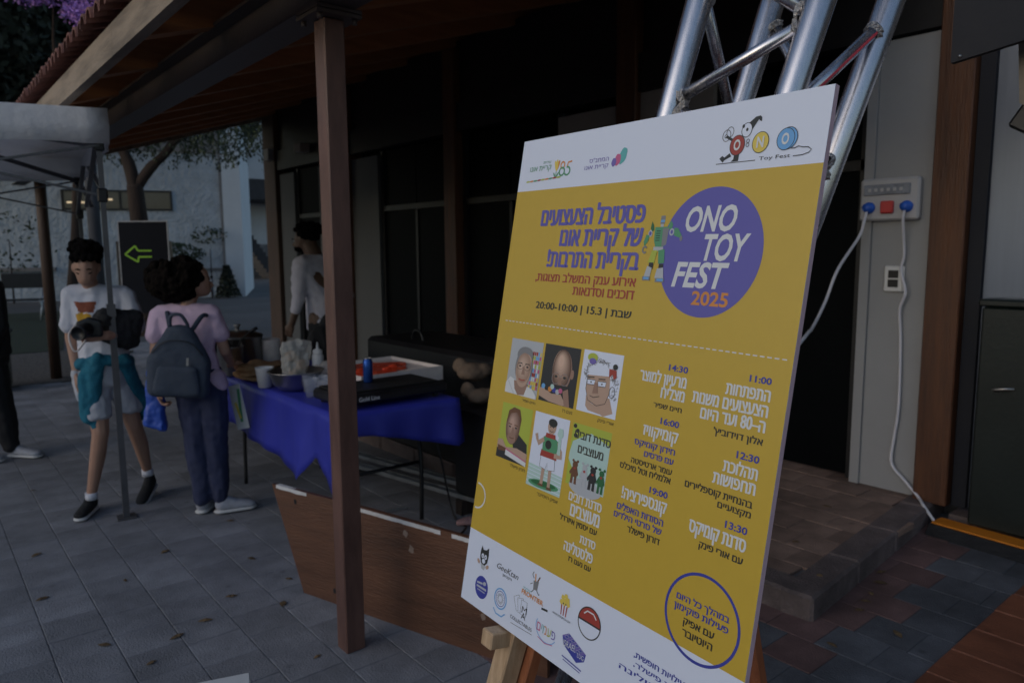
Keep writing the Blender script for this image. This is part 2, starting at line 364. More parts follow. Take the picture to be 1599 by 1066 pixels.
# raised platform
pf = B(); 
vs = [(2.86, 1.52), (4.6, 1.68), (4.6, 6.55), (2.86, 6.55)]
bot = [pf.verts.new((x, y, -.02)) for x, y in vs]; top = [pf.verts.new((x, y, .088)) for x, y in vs]
pf.faces.new(top); pf.faces.new(bot[::-1])
for a in range(4): pf.faces.new((bot[a], bot[(a+1) % 4], top[(a+1) % 4], top[a]))
plat = fin('platform', pf, M['joint']); plat['kind'] = 'structure'
pcs = []
for i in range(0, 9):
    x = 2.87+.19*i+.095
    for j in range(-1, 24):
        y = 1.63+.2*(j+.5)+(.1 if i % 2 else 0)
        if y < 1.52+(x-2.78)*.09: continue
        if x > 4.5: continue
        pcs.append((x, y))
twm = tilemesh(M['paver_warm'], .19, .2)
pv = sorted([(seen((x, y, .1)) or 99, x, y) for x, y in pcs]); psing = set((x, y) for d, x, y in pv[:110] if d < 6.5)
V2, F2 = [], []
for x, y in pcs:
    z = .1+random.uniform(-.002, .0015)
    if (x, y) in psing:
        o = bpy.data.objects.new('paver', twm); C.objects.link(o); o.parent = plat; o.location = (x, y, z); o.rotation_euler = (random.uniform(-.005, .005), random.uniform(-.005, .005), 0)
    else: addtile(V2, F2, twm, x, y, z)
me = bpy.data.meshes.new('paver_field'); me.from_pydata(V2, [], F2); o = link('paver_field', me, M['paver_warm'], plat); o['kind'] = 'stuff'
# kerb stones
kb = B(); bxx(kb, -.248, .248, -.075, .075, -.03, .102, bev=.012); kme = bpy.data.meshes.new('kerbstone'); bmesh.ops.recalc_face_normals(kb, faces=kb.faces[:]); kb.to_mesh(kme); kb.free(); kme.materials.append(M['kerb'])
for k in range(10):
    o = bpy.data.objects.new('kerbstone', kme); C.objects.link(o); o.parent = plat; o.location = (2.865+random.uniform(-.003, .003), 1.76+.5*k, random.uniform(.003, .006)); o.rotation_euler = (0, 0, math.pi/2)
ang = math.atan2(.09, 1)
for k in range(4):
    s = .25+.5*k; x = 2.79+s*math.cos(ang); y = 1.515+s*math.sin(ang)-.0
    if x > 4.7: continue
    o = bpy.data.objects.new('kerbstone', kme); C.objects.link(o); o.parent = plat; o.location = (x, y, random.uniform(.003, .006)); o.rotation_euler = (0, 0, ang)
# timber deck, bottom right
dk = sheet('deck_base', [(.82, -4), (6.0, -4), (6.0, .985), (.82, .985)], -.006, M['joint'])
dk.name = 'timber_deck'
pl = B(); bxx(pl, -.114, .114, -1.9, 0, -.03, .012, bev=.004)
pme = bpy.data.meshes.new('plank'); bmesh.ops.recalc_face_normals(pl, faces=pl.faces[:]); pl.to_mesh(pme); pl.free(); pme.materials.append(M['deck'])
for k in range(14):
    for r_ in range(2):
        o = bpy.data.objects.new('plank', pme); C.objects.link(o); o.parent = dk
        o.location = (1.71+.2335*k, .985-r_*1.905-random.uniform(0, .006), random.uniform(-.002, .002))
for k in range(4):
    o = bpy.data.objects.new('plank', pme); C.objects.link(o); o.parent = dk; o.location = (1.71-.2335*(k+1), .985, 0)

# ================================================================ ROOF CANOPY
TP = .306
def rz(x): return 2.56+(x-1.24)*TP          # underside of the rafters
YN, YF = 1.62, 11.35
roof = empty('canopy_roof', 'timber canopy roof with terracotta tile edge and brown steel beam running over the stalls', 'roof', (1.24, 2.5, 2.4))
def wp(o, root):
    o.parent = root; o.matrix_parent_inverse = Matrix.Translation(root.location).inverted(); return o
def slopebox(bm, x0, x1, y0, y1, t0, t1):
    z = [(x, rz(x)+t) for x in (x0, x1) for t in (t0, t1)]
    P = []
    for y in (y0, y1):
        P.append([bm.verts.new((x0, y, rz(x0)+t0)), bm.verts.new((x1, y, rz(x1)+t0)), bm.verts.new((x1, y, rz(x1)+t1)), bm.verts.new((x0, y, rz(x0)+t1))])
    A, D = P
    bm.faces.new(A); bm.faces.new(D[::-1])
    for a in range(4): bm.faces.new((A[a], D[a], D[(a+1) % 4], A[(a+1) % 4]))
bm = B(); slopebox(bm, .85, 8.0, -.05, .05, .002, .155); rme = bpy.data.meshes.new('rafter'); bmesh.ops.recalc_face_normals(bm, faces=bm.faces[:]); bm.to_mesh(rme); bm.free(); rme.materials.append(M['pine'])
y = 1.70
while y < YF:
    o = bpy.data.objects.new('rafter', rme); C.objects.link(o); o.location = (0, y, 0); wp(o, roof); y += .92
bm = B()
w = .19
slopebox(bm, 0, w-.006, YN, YF, .0, .022)
bme = bpy.data.meshes.new('roof_board'); bmesh.ops.recalc_face_normals(bm, faces=bm.faces[:]); bm.to_mesh(bme); bm.free(); bme.materials.append(M['pinedeck'])
x = .86
while x < 8:
    o = bpy.data.objects.new('roof_board', bme); C.objects.link(o); o.location = (x, 0, x*TP+.158); wp(o, roof); x += w
bm = B(); slopebox(bm, .84, 8.2, YN, YF+.02, .186, .23); wp(fin('roof_deck', bm, M['darkconc']), roof)
bm = B()
for k in range(5):
    y0 = YN+k*2.08; bxx(bm, .80, .845, y0, min(y0+2.077, YF+.05), 2.40, 2.535)
wp(fin('fascia', bm, M['fascia']), roof)
bm = B(); bxx(bm, .846, 8.0, YF+.005, YF+.05, 2.40, 2.41); 
bm.free()
bm = B(); slopebox(bm, .846, 8.0, YF+.0, YF+.045, -.03, .18); wp(fin('barge_board', bm, M['fascia']), roof)
# barrel tiles at the eave
bm = B(); n = 8; L = .42; prev = None; rows = []
for s, rr in ((0, .058), (L, .05)):
    for r2 in (rr, rr-.011):
        rows.append([bm.verts.new((s, -math.cos(math.pi*k/n)*r2, s*TP+math.sin(math.pi*k/n)*r2)) for k in range(n+1)])
o0, i0, o1, i1 = rows
for k in range(n):
    bm.faces.new((o0[k], o0[k+1], o1[k+1], o1[k])); bm.faces.new((i0[k], i1[k], i1[k+1], i0[k+1])); bm.faces.new((o0[k], i0[k], i0[k+1], o0[k+1]))
tme = bpy.data.meshes.new('roof_tile'); bmesh.ops.recalc_face_normals(bm, faces=bm.faces[:]); bm.to_mesh(tme); bm.free(); tme.materials.append(M['terracotta'])
y = YN+.1; k = 0
while y < YF:
    for (dy, flip, dz) in ((0, 0, .0),):
        o = bpy.data.objects.new('roof_tile', tme); C.objects.link(o); o.location = (.735+random.uniform(-.006, .006), y+dy, rz(.735)+.150+dz)
        if flip: o.scale = (1, 1, -1); o.scale = (1, .8, -.6); o.rotation_euler = (0, -2*math.atan(TP)*.8, 0)
        wp(o, roof)
    y += .122
# steel beam (I section) and post
bm = B(); bxx(bm, 1.17, 1.31, YN+.1, YF-.1, 2.385, 2.397); bxx(bm, 1.17, 1.31, YN+.1, YF-.1, 2.543, 2.557); bxx(bm, 1.232, 1.248, YN+.1, YF-.1, 2.397, 2.543)
wp(fin('steel_beam', bm, M['beam']), roof)
def post(x, y, label):
    p = empty('steel_post', label, 'post', (x, y, 0))
    bm = B(); bxx(bm, -.04, .04, -.04, .04, 0, 2.352, bev=.004); fin('post_shaft', bm, M['brownmetal'], p)
    bm = B(); bxx(bm, -.085, .085, -.085, .085, 2.354, 2.3665); bxx(bm, -.085, .085, -.085, .085, 2.3695, 2.382); fin('cap_plate', bm, M['beam'], p)
    for sx in (-1, 1):
        for sy in (-1, 1):
            bm = B(); tube(bm, [(sx*.065, sy*.065, 2.335), (sx*.065, sy*.065, 2.353)], .010, 6); fin('bolt', bm, M['beam'], p)
    return p
post(1.245, 2.51, 'brown square steel post standing between the blue table and the poster')
# ================================================================ BUILDING FRONT ON THE RIGHT
XW = 4.45
fr = empty('building_front', 'dark building front with white and beige wall panels under the canopy', 'building', (XW, 5, .1))
def fpart(name, m, *bxs, bev=0):
    bm = B()
    for b_ in bxs: bxx(bm, *b_, bev=bev)
    return wp(fin(name, bm, m), fr)
fpart('wall_panel', M['whitewall'], (XW, XW+.12, 1.70, 2.03, .102, 2.705), (XW-.018, XW+.1, 2.032, 2.088, .102, 2.705))
fpart('wall_panel', M['beigewall'], (XW, XW+.12, 3.17, 3.828, .102, 2.715))
fpart('wall_panel', M['beigewall'], (XW, XW+.12, 4.032, 4.74, .102, 2.655))
fpart('wall_panel', M['greypanel'], (XW, XW+.12, 7.85, 9.45, .102, 2.655))
fpart('wall_panel', M['greypanel'], (XW, XW+.12, 10.25, 10.75, .102, 2.655))
for y0, y1 in ((1.52, 1.698), (3.83, 4.03), (6.2, 6.4), (8.5, 8.7), (10.78, 11.2)):
    fpart('timber_column', M['column'] if y0 < 10 else M['pole'], (XW-.06, XW+.14, y0, y1, .10 if y0 < 6 else 0, rz(XW)-.02), bev=.006)
fpart('door_head_beam', M['blackbeam'], (XW-.03, XW+.1, -2, 10.9, 2.72, 3.0))
fpart('timber_sill', M['column'], (XW-.02, XW+.1, 6.6, 11.2, 0, .1))
fpart('upper_wall', M['blackbeam'], (XW+.02, XW+.1, -9, 11.1, 3.0, 3.6))  # near end runs on out of view to darken the tube reflections
fpart('upper_wall', M['blackbeam'], (XW+.02, XW+.1, -9, 1.6, 3.602, 8.5))  # unseen upper storey added so the truss tubes mirror something dark
fpart('added_side_wall', M['darkconc'], (XW+.03, XW+.1, -9, -2.01, 0, 2.998))  # unseen wall length added below it for the same dark reflection
def glassdoor(y0, y1, n):
    f = fpart('door_frame', M['black'], (XW+.04, XW+.1, y0, y0+.05, .1, 2.7), (XW+.04, XW+.1, y1-.05, y1, .1, 2.7), (XW+.04, XW+.1, y0, y1, 2.0, 2.06))
    for k in range(n):
        a = y0+.055+(y1-y0-.11)*k/n; b = y0+.055+(y1-y0-.11)*(k+1)/n-.02
        bm = B(); bxx(bm, XW+.065, XW+.075, a, b, .12, 1.995); bxx(bm, XW+.065, XW+.075, a, b, 2.065, 2.69); q = fin('glass_pane', bm, M['glassdark']); wp(q, fr)
        if k: fpart('door_mullion', M['black'], (XW+.05, XW+.095, a-.045, a-.003, .12, 1.995))
glassdoor(2.09, 3.17, 1); glassdoor(4.74, 6.2, 2); glassdoor(6.4, 7.85, 2); glassdoor(9.45, 10.25, 1)
fpart('room_back_wall', M['blackbeam'], (7.9, 8.0, -3, 11.3, 0, 4.6))
fpart('end_wall', M['blackbeam'], (4.6, 7.9, 11.1, 11.2, 0, 4.4))
fpart('end_wall', M['blackbeam'], (4.6, 7.9, -3, -2.9, 0, 4.4))
fpart('room_floor', M['darkconc'], (4.6, 7.9, -2.9, 11.1, .0, .09))
fpart('junction_box', M['whitewall'], (XW-.14, XW-.062, 10.80, 10.97, 2.87, 3.03))
fpart('wall_lamp', M['beigewall'], (XW-.18, XW-.032, 9.6, 9.8, 2.86, 2.98), bev=.01)
# right of the brown column: sheet metal and green cabinet
fpart('metal_sheet', M['sheet'], (XW+.03, XW+.06, .2, 1.44, .1, 3.0))
fpart('metal_sheet_edge', M['navypanel'], (XW+.0, XW+.06, 1.442, 1.515, .1, 3.0))
fpart('plinth', M['kerb'], (4.42, 4.6, -2, 1.51, -.02, .06))
fpart('metal_sheet', M['sheet'], (XW+.03, XW+.06, -2, .197, .1, 3.0))
cab = empty('green_cabinet', 'dark green metal cabinet standing in front of the metal sheet wall', 'cabinet', (4.36, .75, .065))
bm = B(); bxx(bm, -.06, .09, -.75, .63, 0, 1.17, bev=.01); fin('cabinet_body', bm, M['greencab'], cab)
bm = B(); bxx(bm, -.075, .09, -.76, .645, 1.173, 1.21, bev=.008); fin('cabinet_lid', bm, M['greencab'], cab)
bm = B(); bxx(bm, -.066, -.061, -.06, .58, .06, 1.12); fin('cabinet_door', bm, M['greencab'], cab)
bm = B(); tube(bm, smoothpath([(-.065, .54, .74), (-.09, .54, .75), (-.09, .49, .76), (-.065, .46, .76)]), .008, 8); fin('handle', bm, M['steel'], cab)
# dark banner etc. hanging top right
bn = empty('fabric_banner', 'dark navy fabric panel hanging from the canopy with a small rivet at its corner', 'banner', (2.5, .8, 2.1))
bm = B()
n = 10; g = []
for i in range(n+1):
    yv = .13-.55*i/n; zb = -.007+(.05)*i/n*1.6
    g.append([bm.verts.new((x, yv+.04*(zz > .3)*0, zz)) for x in (-.012, .012) for zz in (zb, .9)])
for a, b in zip(g, g[1:]):
    bm.faces.new((a[0], b[0], b[1], a[1])); bm.faces.new((a[2], a[3], b[3], b[2])); bm.faces.new((a[0], a[2], b[2], b[0])); bm.faces.new((a[1], b[1], b[3], a[3]))
bm.faces.new((g[0][0], g[0][1], g[0][3], g[0][2])); bm.faces.new((g[-1][0], g[-1][2], g[-1][3], g[-1][1]))
fin('panel', bm, M['navypanel'], bn)
bm = B(); lathe(bm, [(.0001, .006), (.004, .005), (.006, 0)], 8); o = fin('rivet', bm, M['steel'], bn); o.rotation_euler = (0, -math.pi/2, 0); o.location = (-.0135, .105, .008)
fl = empty('beige_strap', 'beige canvas strap with a brass rivet hanging beside the navy panel', 'strap', (2.62, .77, 1.97))
bm = B(); pts = [(0, .03, .22), (0, .012, 0), (0, -.02, -.02), (0, -.09, 0), (0, -.09, .22)]
a = [bm.verts.new(p) for p in pts]; b = [bm.verts.new((.012, p[1], p[2])) for p in pts]; bm.faces.new(a); bm.faces.new(b[::-1])
for i in range(5): bm.faces.new((a[i], b[i], b[(i+1) % 5], a[(i+1) % 5]))
bxx(bm, 0, .012, -.09, .03, .22, .95); fin('strap_band', bm, M['beige'], fl)
bm = B(); lathe(bm, [(.0001, .007), (.006, .005), (.009, 0)], 8); o = fin('rivet', bm, M['steel'], fl); o.rotation_euler = (0, -math.pi/2, 0); o.location = (-.001, -.01, .012)
sp = empty('floodlight', 'dark square floodlight hanging tilted in front of the metal wall', 'floodlight', (2.72, .74, 1.93))
bm = B(); Mx = Matrix.Rotation(R(32), 4, 'X'); box(bm, (0, 0, 0), (.05, .15, .12), M=Mx, bev=.008); fin('housing', bm, M['black'], sp)
bm = B(); tube(bm, [(.0, .0, .05), (.0, -.02, 1.05)], .008, 8); fin('bracket', bm, M['black'], sp)

# sockets and cables on the white panel
sk = empty('socket_panel', 'white power socket panel with two blue plugs and a red socket on the white wall', 'socket panel', (XW-.02, 1.925, 1.81))
bm = B(); bxx(bm, -.035, .018, -.165, .165, -.115, .125, bev=.012); fin('housing', bm, M['socketgrey'], sk)
bm = B(); bxx(bm, -.047, -.036, -.12, .14, .03, .09, bev=.004); fin('breaker_cover', bm, M['greybag'], sk)
for k in range(6):
    bm = B(); bxx(bm, -.0515, -.0475, -.080+.035*k, -.064+.035*k, .05, .068); fin('breaker', bm, M['socketgrey'], sk)
bm = B(); bxx(bm, -.062, -.036, -.035, .035, -.075, -.005, bev=.006); fin('red_socket', bm, M['redplastic'], sk)
for yy in (.105, -.105):
    bm = B(); lathe(bm, [(.033, 0), (.033, .012), (.026, .014), (.024, .045), (.0001, .045)], 12); o = fin('blue_plug', bm, M['blueplastic'], sk); o.rotation_euler = (0, -math.pi/2, 0); o.location = (-.036, yy, -.04)
ot = empty('wall_outlet', 'small white wall outlet with two dark sockets below the socket panel', 'outlet', (XW-.01, 1.885, 1.36))
bm = B(); bxx(bm, -.02, .008, -.055, .055, -.075, .075, bev=.008); fin('outlet_plate', bm, M['whiteplastic'], ot)
for zz in (-.025, .028):
    bm = B(); bxx(bm, -.024, -.0205, -.028, .028, zz-.022, zz+.022); fin('outlet_face', bm, M['black'], ot)
bm = B(); tube(bm, smoothpath([(4.36, 2.03, 1.75), (4.33, 2.03, 1.68), (4.30, 2.04, 1.60), (4.05, 2.03, 1.42), (3.95, 2.04, 1.25), (3.7, 1.973, 1.13), (3.383, 1.841, 1.116), (2.865, 1.72, .958), (2.1, 1.5, .7), (1.6, 1.5, .03)]), .0085, 8)
tag(fin('power_cable', bm, M['cable']), 'white cable from the left blue plug running down behind the poster', 'cable')
bm = B(); tube(bm, smoothpath([(4.36, 1.82, 1.75), (4.36, 1.825, 1.70), (4.40, 1.832, 1.6), (4.42, 1.832, 1.492), (4.42, 1.844, 1.41), (4.405, 1.807, 1.288), (4.42, 1.838, 1.189), (4.43, 1.83, 1.037), (4.43, 1.82, .8), (4.43, 1.818, .585), (4.43, 1.833, .424), (4.42, 1.835, .278), (4.42, 1.76, .195), (4.38, 1.66, .125), (4.30, 1.60, .11), (4.27, 1.54, .06), (4.25, 1.50, .03)]), .0085, 8)
tag(fin('power_cable', bm, M['cable']), 'white cable from the right blue plug down the wall to the cable ramp', 'cable')
rp = empty('cable_ramp', 'black rubber cable ramp with an orange lid at the foot of the column', 'cable ramp', (4.25, 1.53, 0), R(-94))
for k in range(3):
    bm = B(); x0 = .005+k*.5; x1 = x0+.49
    v = [(x0, -.10, .002), (x0, -.045, .05), (x0, .045, .05), (x0, .10, .002)]; w_ = [(x1, y_, z_) for _, y_, z_ in v]
    a = [bm.verts.new(p) for p in v]; b = [bm.verts.new(p) for p in w_]; bm.faces.new(a); bm.faces.new(b[::-1])
    for i in range(4): bm.faces.new((a[i], b[i], b[(i+1) % 4], a[(i+1) % 4]))
    fin('ramp_body', bm, M['rubber'], rp)
    bm = B(); bxx(bm, x0, x1, -.03, .085, .045, .058, bev=.004); fin('ramp_lid', bm, M['orange'], rp)

# ================================================================ BACKGROUND BUILDINGS AND TREES
WA = Vector((9.0, 25.13, 0)); wang = math.atan2(.39, -.92)
bw = empty('stucco_building', 'pale stucco building behind the tree with a long narrow window', 'building', WA, wang)   # local x runs left along the wall, local y away from it is negative
def wb(name, m, *bs):
    bm = B()
    for b_ in bs: bxx(bm, *b_)
    return fin(name, bm, m, bw)
sgn = -1
wb('wall', M['stucco'], (.55, 14, -6, 0, 0, 4.75))
wb('corner_pilaster', M['plaster'], (-.02, .55, -6, .06, 0, 5.9))
wb('eave_band', M['concrete'], (.552, 14, -6, .10, 4.752, 5.6))
light_frame = mat('pale_frame', (.45, .46, .5), .5)
wb('trim', M['concrete'], (.56, .64, 0, .05, .9, 4.75), (.64, 2.3, 0, .05, .9, .98), (5.6, 14, 0, .12, .95, 1.07))
wf = wb('window', M['blackbeam'], (2.1, 5.3, .0, .06, 2.86, 2.92), (2.1, 5.3, 0, .06, 3.44, 3.5), (2.1, 2.16, 0, .06, 2.92, 3.44), (5.24, 5.3, 0, .06, 2.92, 3.44), (3.6, 3.66, 0, .06, 2.92, 3.44))
bm = B(); bxx(bm, 2.16, 5.24, .005, .02, 2.92, 3.44); fin('window_pane', bm, M['window'], wf)
for a, b_, z_ in ((4.55, 5.15, 3.1), (3.85, 4.2, 3.2)):
    bm = B(); bxx(bm, a, b_, .022, .05, z_-.025, z_+.025); fin('lamp_reflection', bm, M['warmglow'], wf)  # glowing strips stand in for lamps mirrored in the pane
# farther block with overpass and stairs
fb = empty('far_building', 'pale far building with an overpass slab and outside stairs seen through the gap', 'building', (15, 41, 0))
def fbp(name, m, *bs):
    bm = B()
    for b_ in bs: bxx(bm, *b_)
    return wp(fin(name, bm, m), fb)
fbp('upper_wall', M['plaster'], (12.5, 19, 40.5, 44, 5.4, 12))
fbp('overpass_slab', M['darkconc'], (12.5, 19, 40, 44, 4.3, 5.38))
fbp('lower_wall', M['plaster'], (12.5, 19, 43.5, 44, -.03, 4.28))
fbp('gate', M['concrete'], (14.6, 17.2, 42.6, 42.8, 0, 1.9))
bm = B()
for k in range(14): bxx(bm, 14.35+.16*k, 14.53+.16*k, 40.6, 42.2, 3.3-.23*k-.9, 3.3-.23*k)
wp(fin('stairs', bm, M['darkconc']), fb)
bm = B(); tube(bm, [(14.5, 40.45, 6.0), (15.9, 40.45, 7.6)], .025, 6); wp(fin('wall_cable', bm, M['black']), fb)
# dark block at upper left with a pale frame
db = empty('dark_building', 'dark building with a pale framed opening behind the tent at upper left', 'building', (3.82, 29.1, 0), R(-39.6))
bm = B(); bxx(bm, -6, 1.4, .6, 6, 0, 8.6); fin('wall', bm, M['blackbeam'], db)
bm = B(); bxx(bm, -3.5, .02, 0, .16, 7.2, 7.42); bxx(bm, -.1, .02, 0, .16, 5.0, 7.198); fin('frame', bm, M['concrete'], db)
bm = B(); bxx(bm, -3.5, 1.0, .2, .598, 4.0, 7.3); fin('recess', bm, M['black'], db)

def crown(c, rad, n, seed, hollow=.35):
    rg = random.Random(seed); out = []
    cl = []
    for _ in range(max(8, n//220)):
        u = Vector((rg.gauss(0, 1), rg.gauss(0, 1), rg.gauss(0, 1))).normalized()*rg.uniform(hollow, 1)
        cl.append((Vector((u.x*rad[0], u.y*rad[1], u.z*rad[2])), rg.uniform(.16, .34)*min(rad)))
    for _ in range(n):
        q, r_ = rg.choice(cl); d = Vector((rg.gauss(0, 1), rg.gauss(0, 1), rg.gauss(0, .8)))*r_*.6
        out.append(Vector(c)+q+d)
    return out
def tree(label, base, h, trunkr, cc, rad, n, size, leafm, seed, name='tree', limbs=5, group=None):
    t = empty(name, label, 'tree', base, group=group); rg = random.Random(seed)
    bm = B(); c = Vector(cc)
    tube(bm, smoothpath([(0, 0, -.05), (c.x*.15+rg.uniform(-.2, .2), c.y*.15, h*.3), (c.x*.5, c.y*.5, h*.6), (c.x, c.y, c.z)]), [trunkr*(1-.7*i/18) for i in range(19)], 9)
    for _ in range(limbs):
        e = c+Vector((rg.uniform(-1, 1)*rad[0]*.8, rg.uniform(-1, 1)*rad[1]*.8, rg.uniform(-.2, .8)*rad[2])); s = Vector((c.x*.4, c.y*.4, h*.5))
        tube(bm, smoothpath([s, (s+e)/2+Vector((rg.uniform(-.3, .3), rg.uniform(-.3, .3), .2)), e], 4), [trunkr*.5*(1-.85*i/8) for i in range(9)], 6)
    fin('trunk', bm, M['bark'], t)
    leafmesh('crown', crown(cc, rad, n, seed), size, leafm, t, seed=seed)
    return t
tree('dense dark tree rising behind the stucco building at upper left', (2.0, 30, 0), 10, .3, (0, 0, 9.0), (5.5, 4, 5), 26000, .36, M['leafdark'], 3)
tree('broad dark tree behind the tent, left of the purple flowering tree', (-4.5, 21, 0), 9, .3, (0, 0, 8.2), (4.2, 3.5, 4.6), 22000, .30, M['leafdark'], 4)
tree('tall dark tree farther right behind the canopy roof edge', (8.5, 33, 0), 12, .35, (0, 0, 10.5), (6, 4, 5.5), 20000, .4, M['leafdark'], 5)
tree('dark leafy tree between the two tall ones above the tent', (-.5, 25, 0), 11, .3, (0, 0, 10.8), (5, 3.5, 4.2), 22000, .32, M['leafdark'], 9)
tree('jacaranda tree with clusters of purple flowers above the tiled roof edge', (2.55, 17.2, 0), 6, .12, (.72, -.75, 6.3), (1.15, 1.0, .8), 5200, .085, M['leafpurple'], 6)
# feathery tree in front of the stucco wall
ft = empty('feathery_tree', 'forked tree with drooping feathery leaves in front of the stucco wall', 'tree', (3.46, 14.88, 0))
bm = B()
lean = Vector((-.17, .1, 0))
tube(bm, smoothpath([(.06, -.04, -.05), (.03, 0, 1.2), (0, 0, 2.1), (-.03, .02, 2.75)]), [.20, .19, .185, .18, .175, .172, .17, .167, .165, .162, .16, .158, .155, .152, .15, .148, .145, .14, .135], 10)
tube(bm, smoothpath([(-.03, .02, 2.65), (-.08, .1, 3.1), (-.2, .28, 3.6), (-.35, .4, 4.3), (-.5, .5, 5.2)]), [.11]*8+[.09]*9+[.06]*8, 8)
tube(bm, smoothpath([(-.0, .02, 2.7), (.22, -.1, 3.05), (.52, -.25, 3.4), (.9, -.4, 4.1), (1.2, -.5, 5.0)]), [.095]*8+[.08]*9+[.05]*8, 8)
tube(bm, smoothpath([(.5, -.25, 3.4), (.9, -.5, 3.75), (1.5, -.9, 4.05)], 4), [.05]*5+[.03]*4, 6)
fin('trunk', bm, M['bark'], ft)
rg = random.Random(12); pts = []
for _ in range(260):
    a = rg.uniform(-.9, 2.2); b = rg.uniform(-.7, .7); z0 = rg.uniform(3.7, 5.2); ln = rg.uniform(.35, .85)*(1.25 if a > .3 else .6)
    p0 = Vector((a*.78, -a*.62+b, z0)); dr = Vector((rg.uniform(-.25, .4), rg.uniform(-.3, .3), -1)).normalized()
    for k in range(46):
        t_ = k/46; pts.append(p0+dr*ln*t_*1.5+Vector((rg.gauss(0, .045), rg.gauss(0, .045), 0)))
pts = [p for p in pts if p.z > 3.1+.12*math.sin(p.x*9)]
leafmesh('leaves', pts, .075, M['leaf'], ft, droop=.8, asp=.45, seed=3)
# arrow sign
sg = empty('arrow_sign', 'dark portrait sign board with a lime outlined arrow pointing left, in front of the tree', 'sign', (2.855, 12.09, 0), R(-39.3))
bm = B(); bxx(bm, -.36, .36, -.012, .012, .62, 1.985); fin('sign_panel', bm, M['signboard'], sg)
bm = B(); bxx(bm, -.372, -.361, -.016, .016, .61, 2.0); bxx(bm, .361, .372, -.016, .016, .61, 2.0); bxx(bm, -.361, .361, -.016, .016, 1.986, 2.0); fin('sign_frame', bm, light_frame, sg)
for s_ in (-1, 1):
    bm = B(); bar(bm, (s_*.40, .0, 0), (s_*.40, .0, 1.7), .03, .03); fin('stand_post', bm, M['black'], sg)
    bm = B(); bar(bm, (s_*.40, -.22, .015), (s_*.40, .22, .015), .03, .03); fin('stand_foot', bm, M['black'], sg)
def zz2(x, y): return ((x-597)/2.667*11/1150/1.0, 2.0-(y-50)/2.667*11.1/1150)
AP = [zz2(*p) for p in [(628, 172), (572, 172), (560, 152), (517, 187), (570, 218), (573, 197), (628, 197)]]
bm = B()
for p, q in zip(AP, AP[1:]): bar(bm, (p[0], -.0145, p[1]), (q[0], -.0145, q[1]), .022, .003, up=(0, 1, 0))
fin('arrow_print', bm, M['neon'], sg)
# small plants at the building foot
rg = random.Random(5)
def plant(label, base, r_, h, n, sz, m, name='bush', kindc='plant', cone=False, group=None, zlow=0.):
    t = empty(name, label, kindc, base, group=group); pts = []
    for _ in range(n):
        z = rg.uniform(0, 1); k = (1-z*.8) if cone else math.sqrt(max(0, 1-(2*z-1)**2))+.15
        a = rg.uniform(0, 6.28); q = math.sqrt(rg.random())*r_*k
        pts.append((q*math.cos(a), q*math.sin(a), zlow+z*(h-zlow)+.05))
    bm = B(); tube(bm, [(0, 0, 0), (.02, 0, h*.7)], [.03, .01], 6); fin('stem', bm, M['bark'], t)
    leafmesh('foliage', pts, sz, m, t, seed=rg.randint(0, 999)); return t
plant('narrow dark conical shrub at the corner of the stucco building', (8.35, 24.9, 0), .42, 1.0, 1500, .12, M['leafdark'], 'conical_shrub', 'shrub', True)
tmp = plant('green bush trailing over the ledge right of the arrow sign', (6.5, 24.6, 0), .95, 1.75, 1500, .12, M['leaf'], 'bush', 'bush', zlow=1.05)
plant('small leafy climber on the stucco wall near the pilaster', (7.9, 25.1, 0), .55, 2.3, 130, .13, M['leaf'], 'climber', 'plant', zlow=1.75)
plant('sparse creeper on the stucco wall at far left', (2.6, 26.9, 0), 1.2, 2.7, 170, .15, M['leaf'], 'creeper', 'plant', zlow=.9)
# timber poles at left
def pole(x, y, r_, h, label, m):
    bm = B(); tube(bm, [(0, 0, -.02), (0, 0, h*.5), (0, 0, h)], r_, 14); tag(fin('timber_pole', bm, m, loc=(x, y, 0)), label, 'pole', 'round timber poles behind the tent')
pole(1.38, 10.5, .062, 3.4, 'slim brown pole standing on the gravel, left of the boy', M['pole'])
pole(2.6, 14.2, .10, 3.9, 'thicker dark pole between the slim brown pole and the boy', M['darkconc'])
# bin and folding chair at left
bn = empty('litter_bin', 'dark rectangular litter bin with a blue grey bag bulging from its top', 'bin', (.62, 10.1, .01), R(-20))
bm = B(); bxx(bm, -.24, .24, -.2, .2, 0, .62, bev=.03); fin('bin_body', bm, M['darkbin'], bn)
bm = B(); bxx(bm, -.27, .27, -.23, .23, .62, .68, bev=.02); fin('bin_rim', bm, M['darkbin'], bn)
soft('bin_bag', [[((0, 0, .70), (.2, .17, .12)), ((.02, 0, .80), (.13, .12, .1))]], M['bluegrey'], bn, .02, 2, .02, 9)
ch = empty('folding_chair', 'dark folding chair standing on the lawn by the far wall', 'chair', (2.1, 20.2, .005), R(-20))
bm = B(); bxx(bm, -.42, .42, .2, .24, .72, 1.06, bev=.01); fin('backrest', bm, M['black'], ch)
bm = B(); bxx(bm, -.42, .42, -.2, .2, .44, .48, bev=.01); fin('seat', bm, M['black'], ch)
for sx in (-.4, .4):
    for y0, y1 in ((-.25, .22), (.28, -.2)):
        bm = B(); tube(bm, [(sx, y0, 0), (sx, y1, .72 if y1 > 0 else .46)], .014, 6); fin('leg', bm, M['rail'], ch)

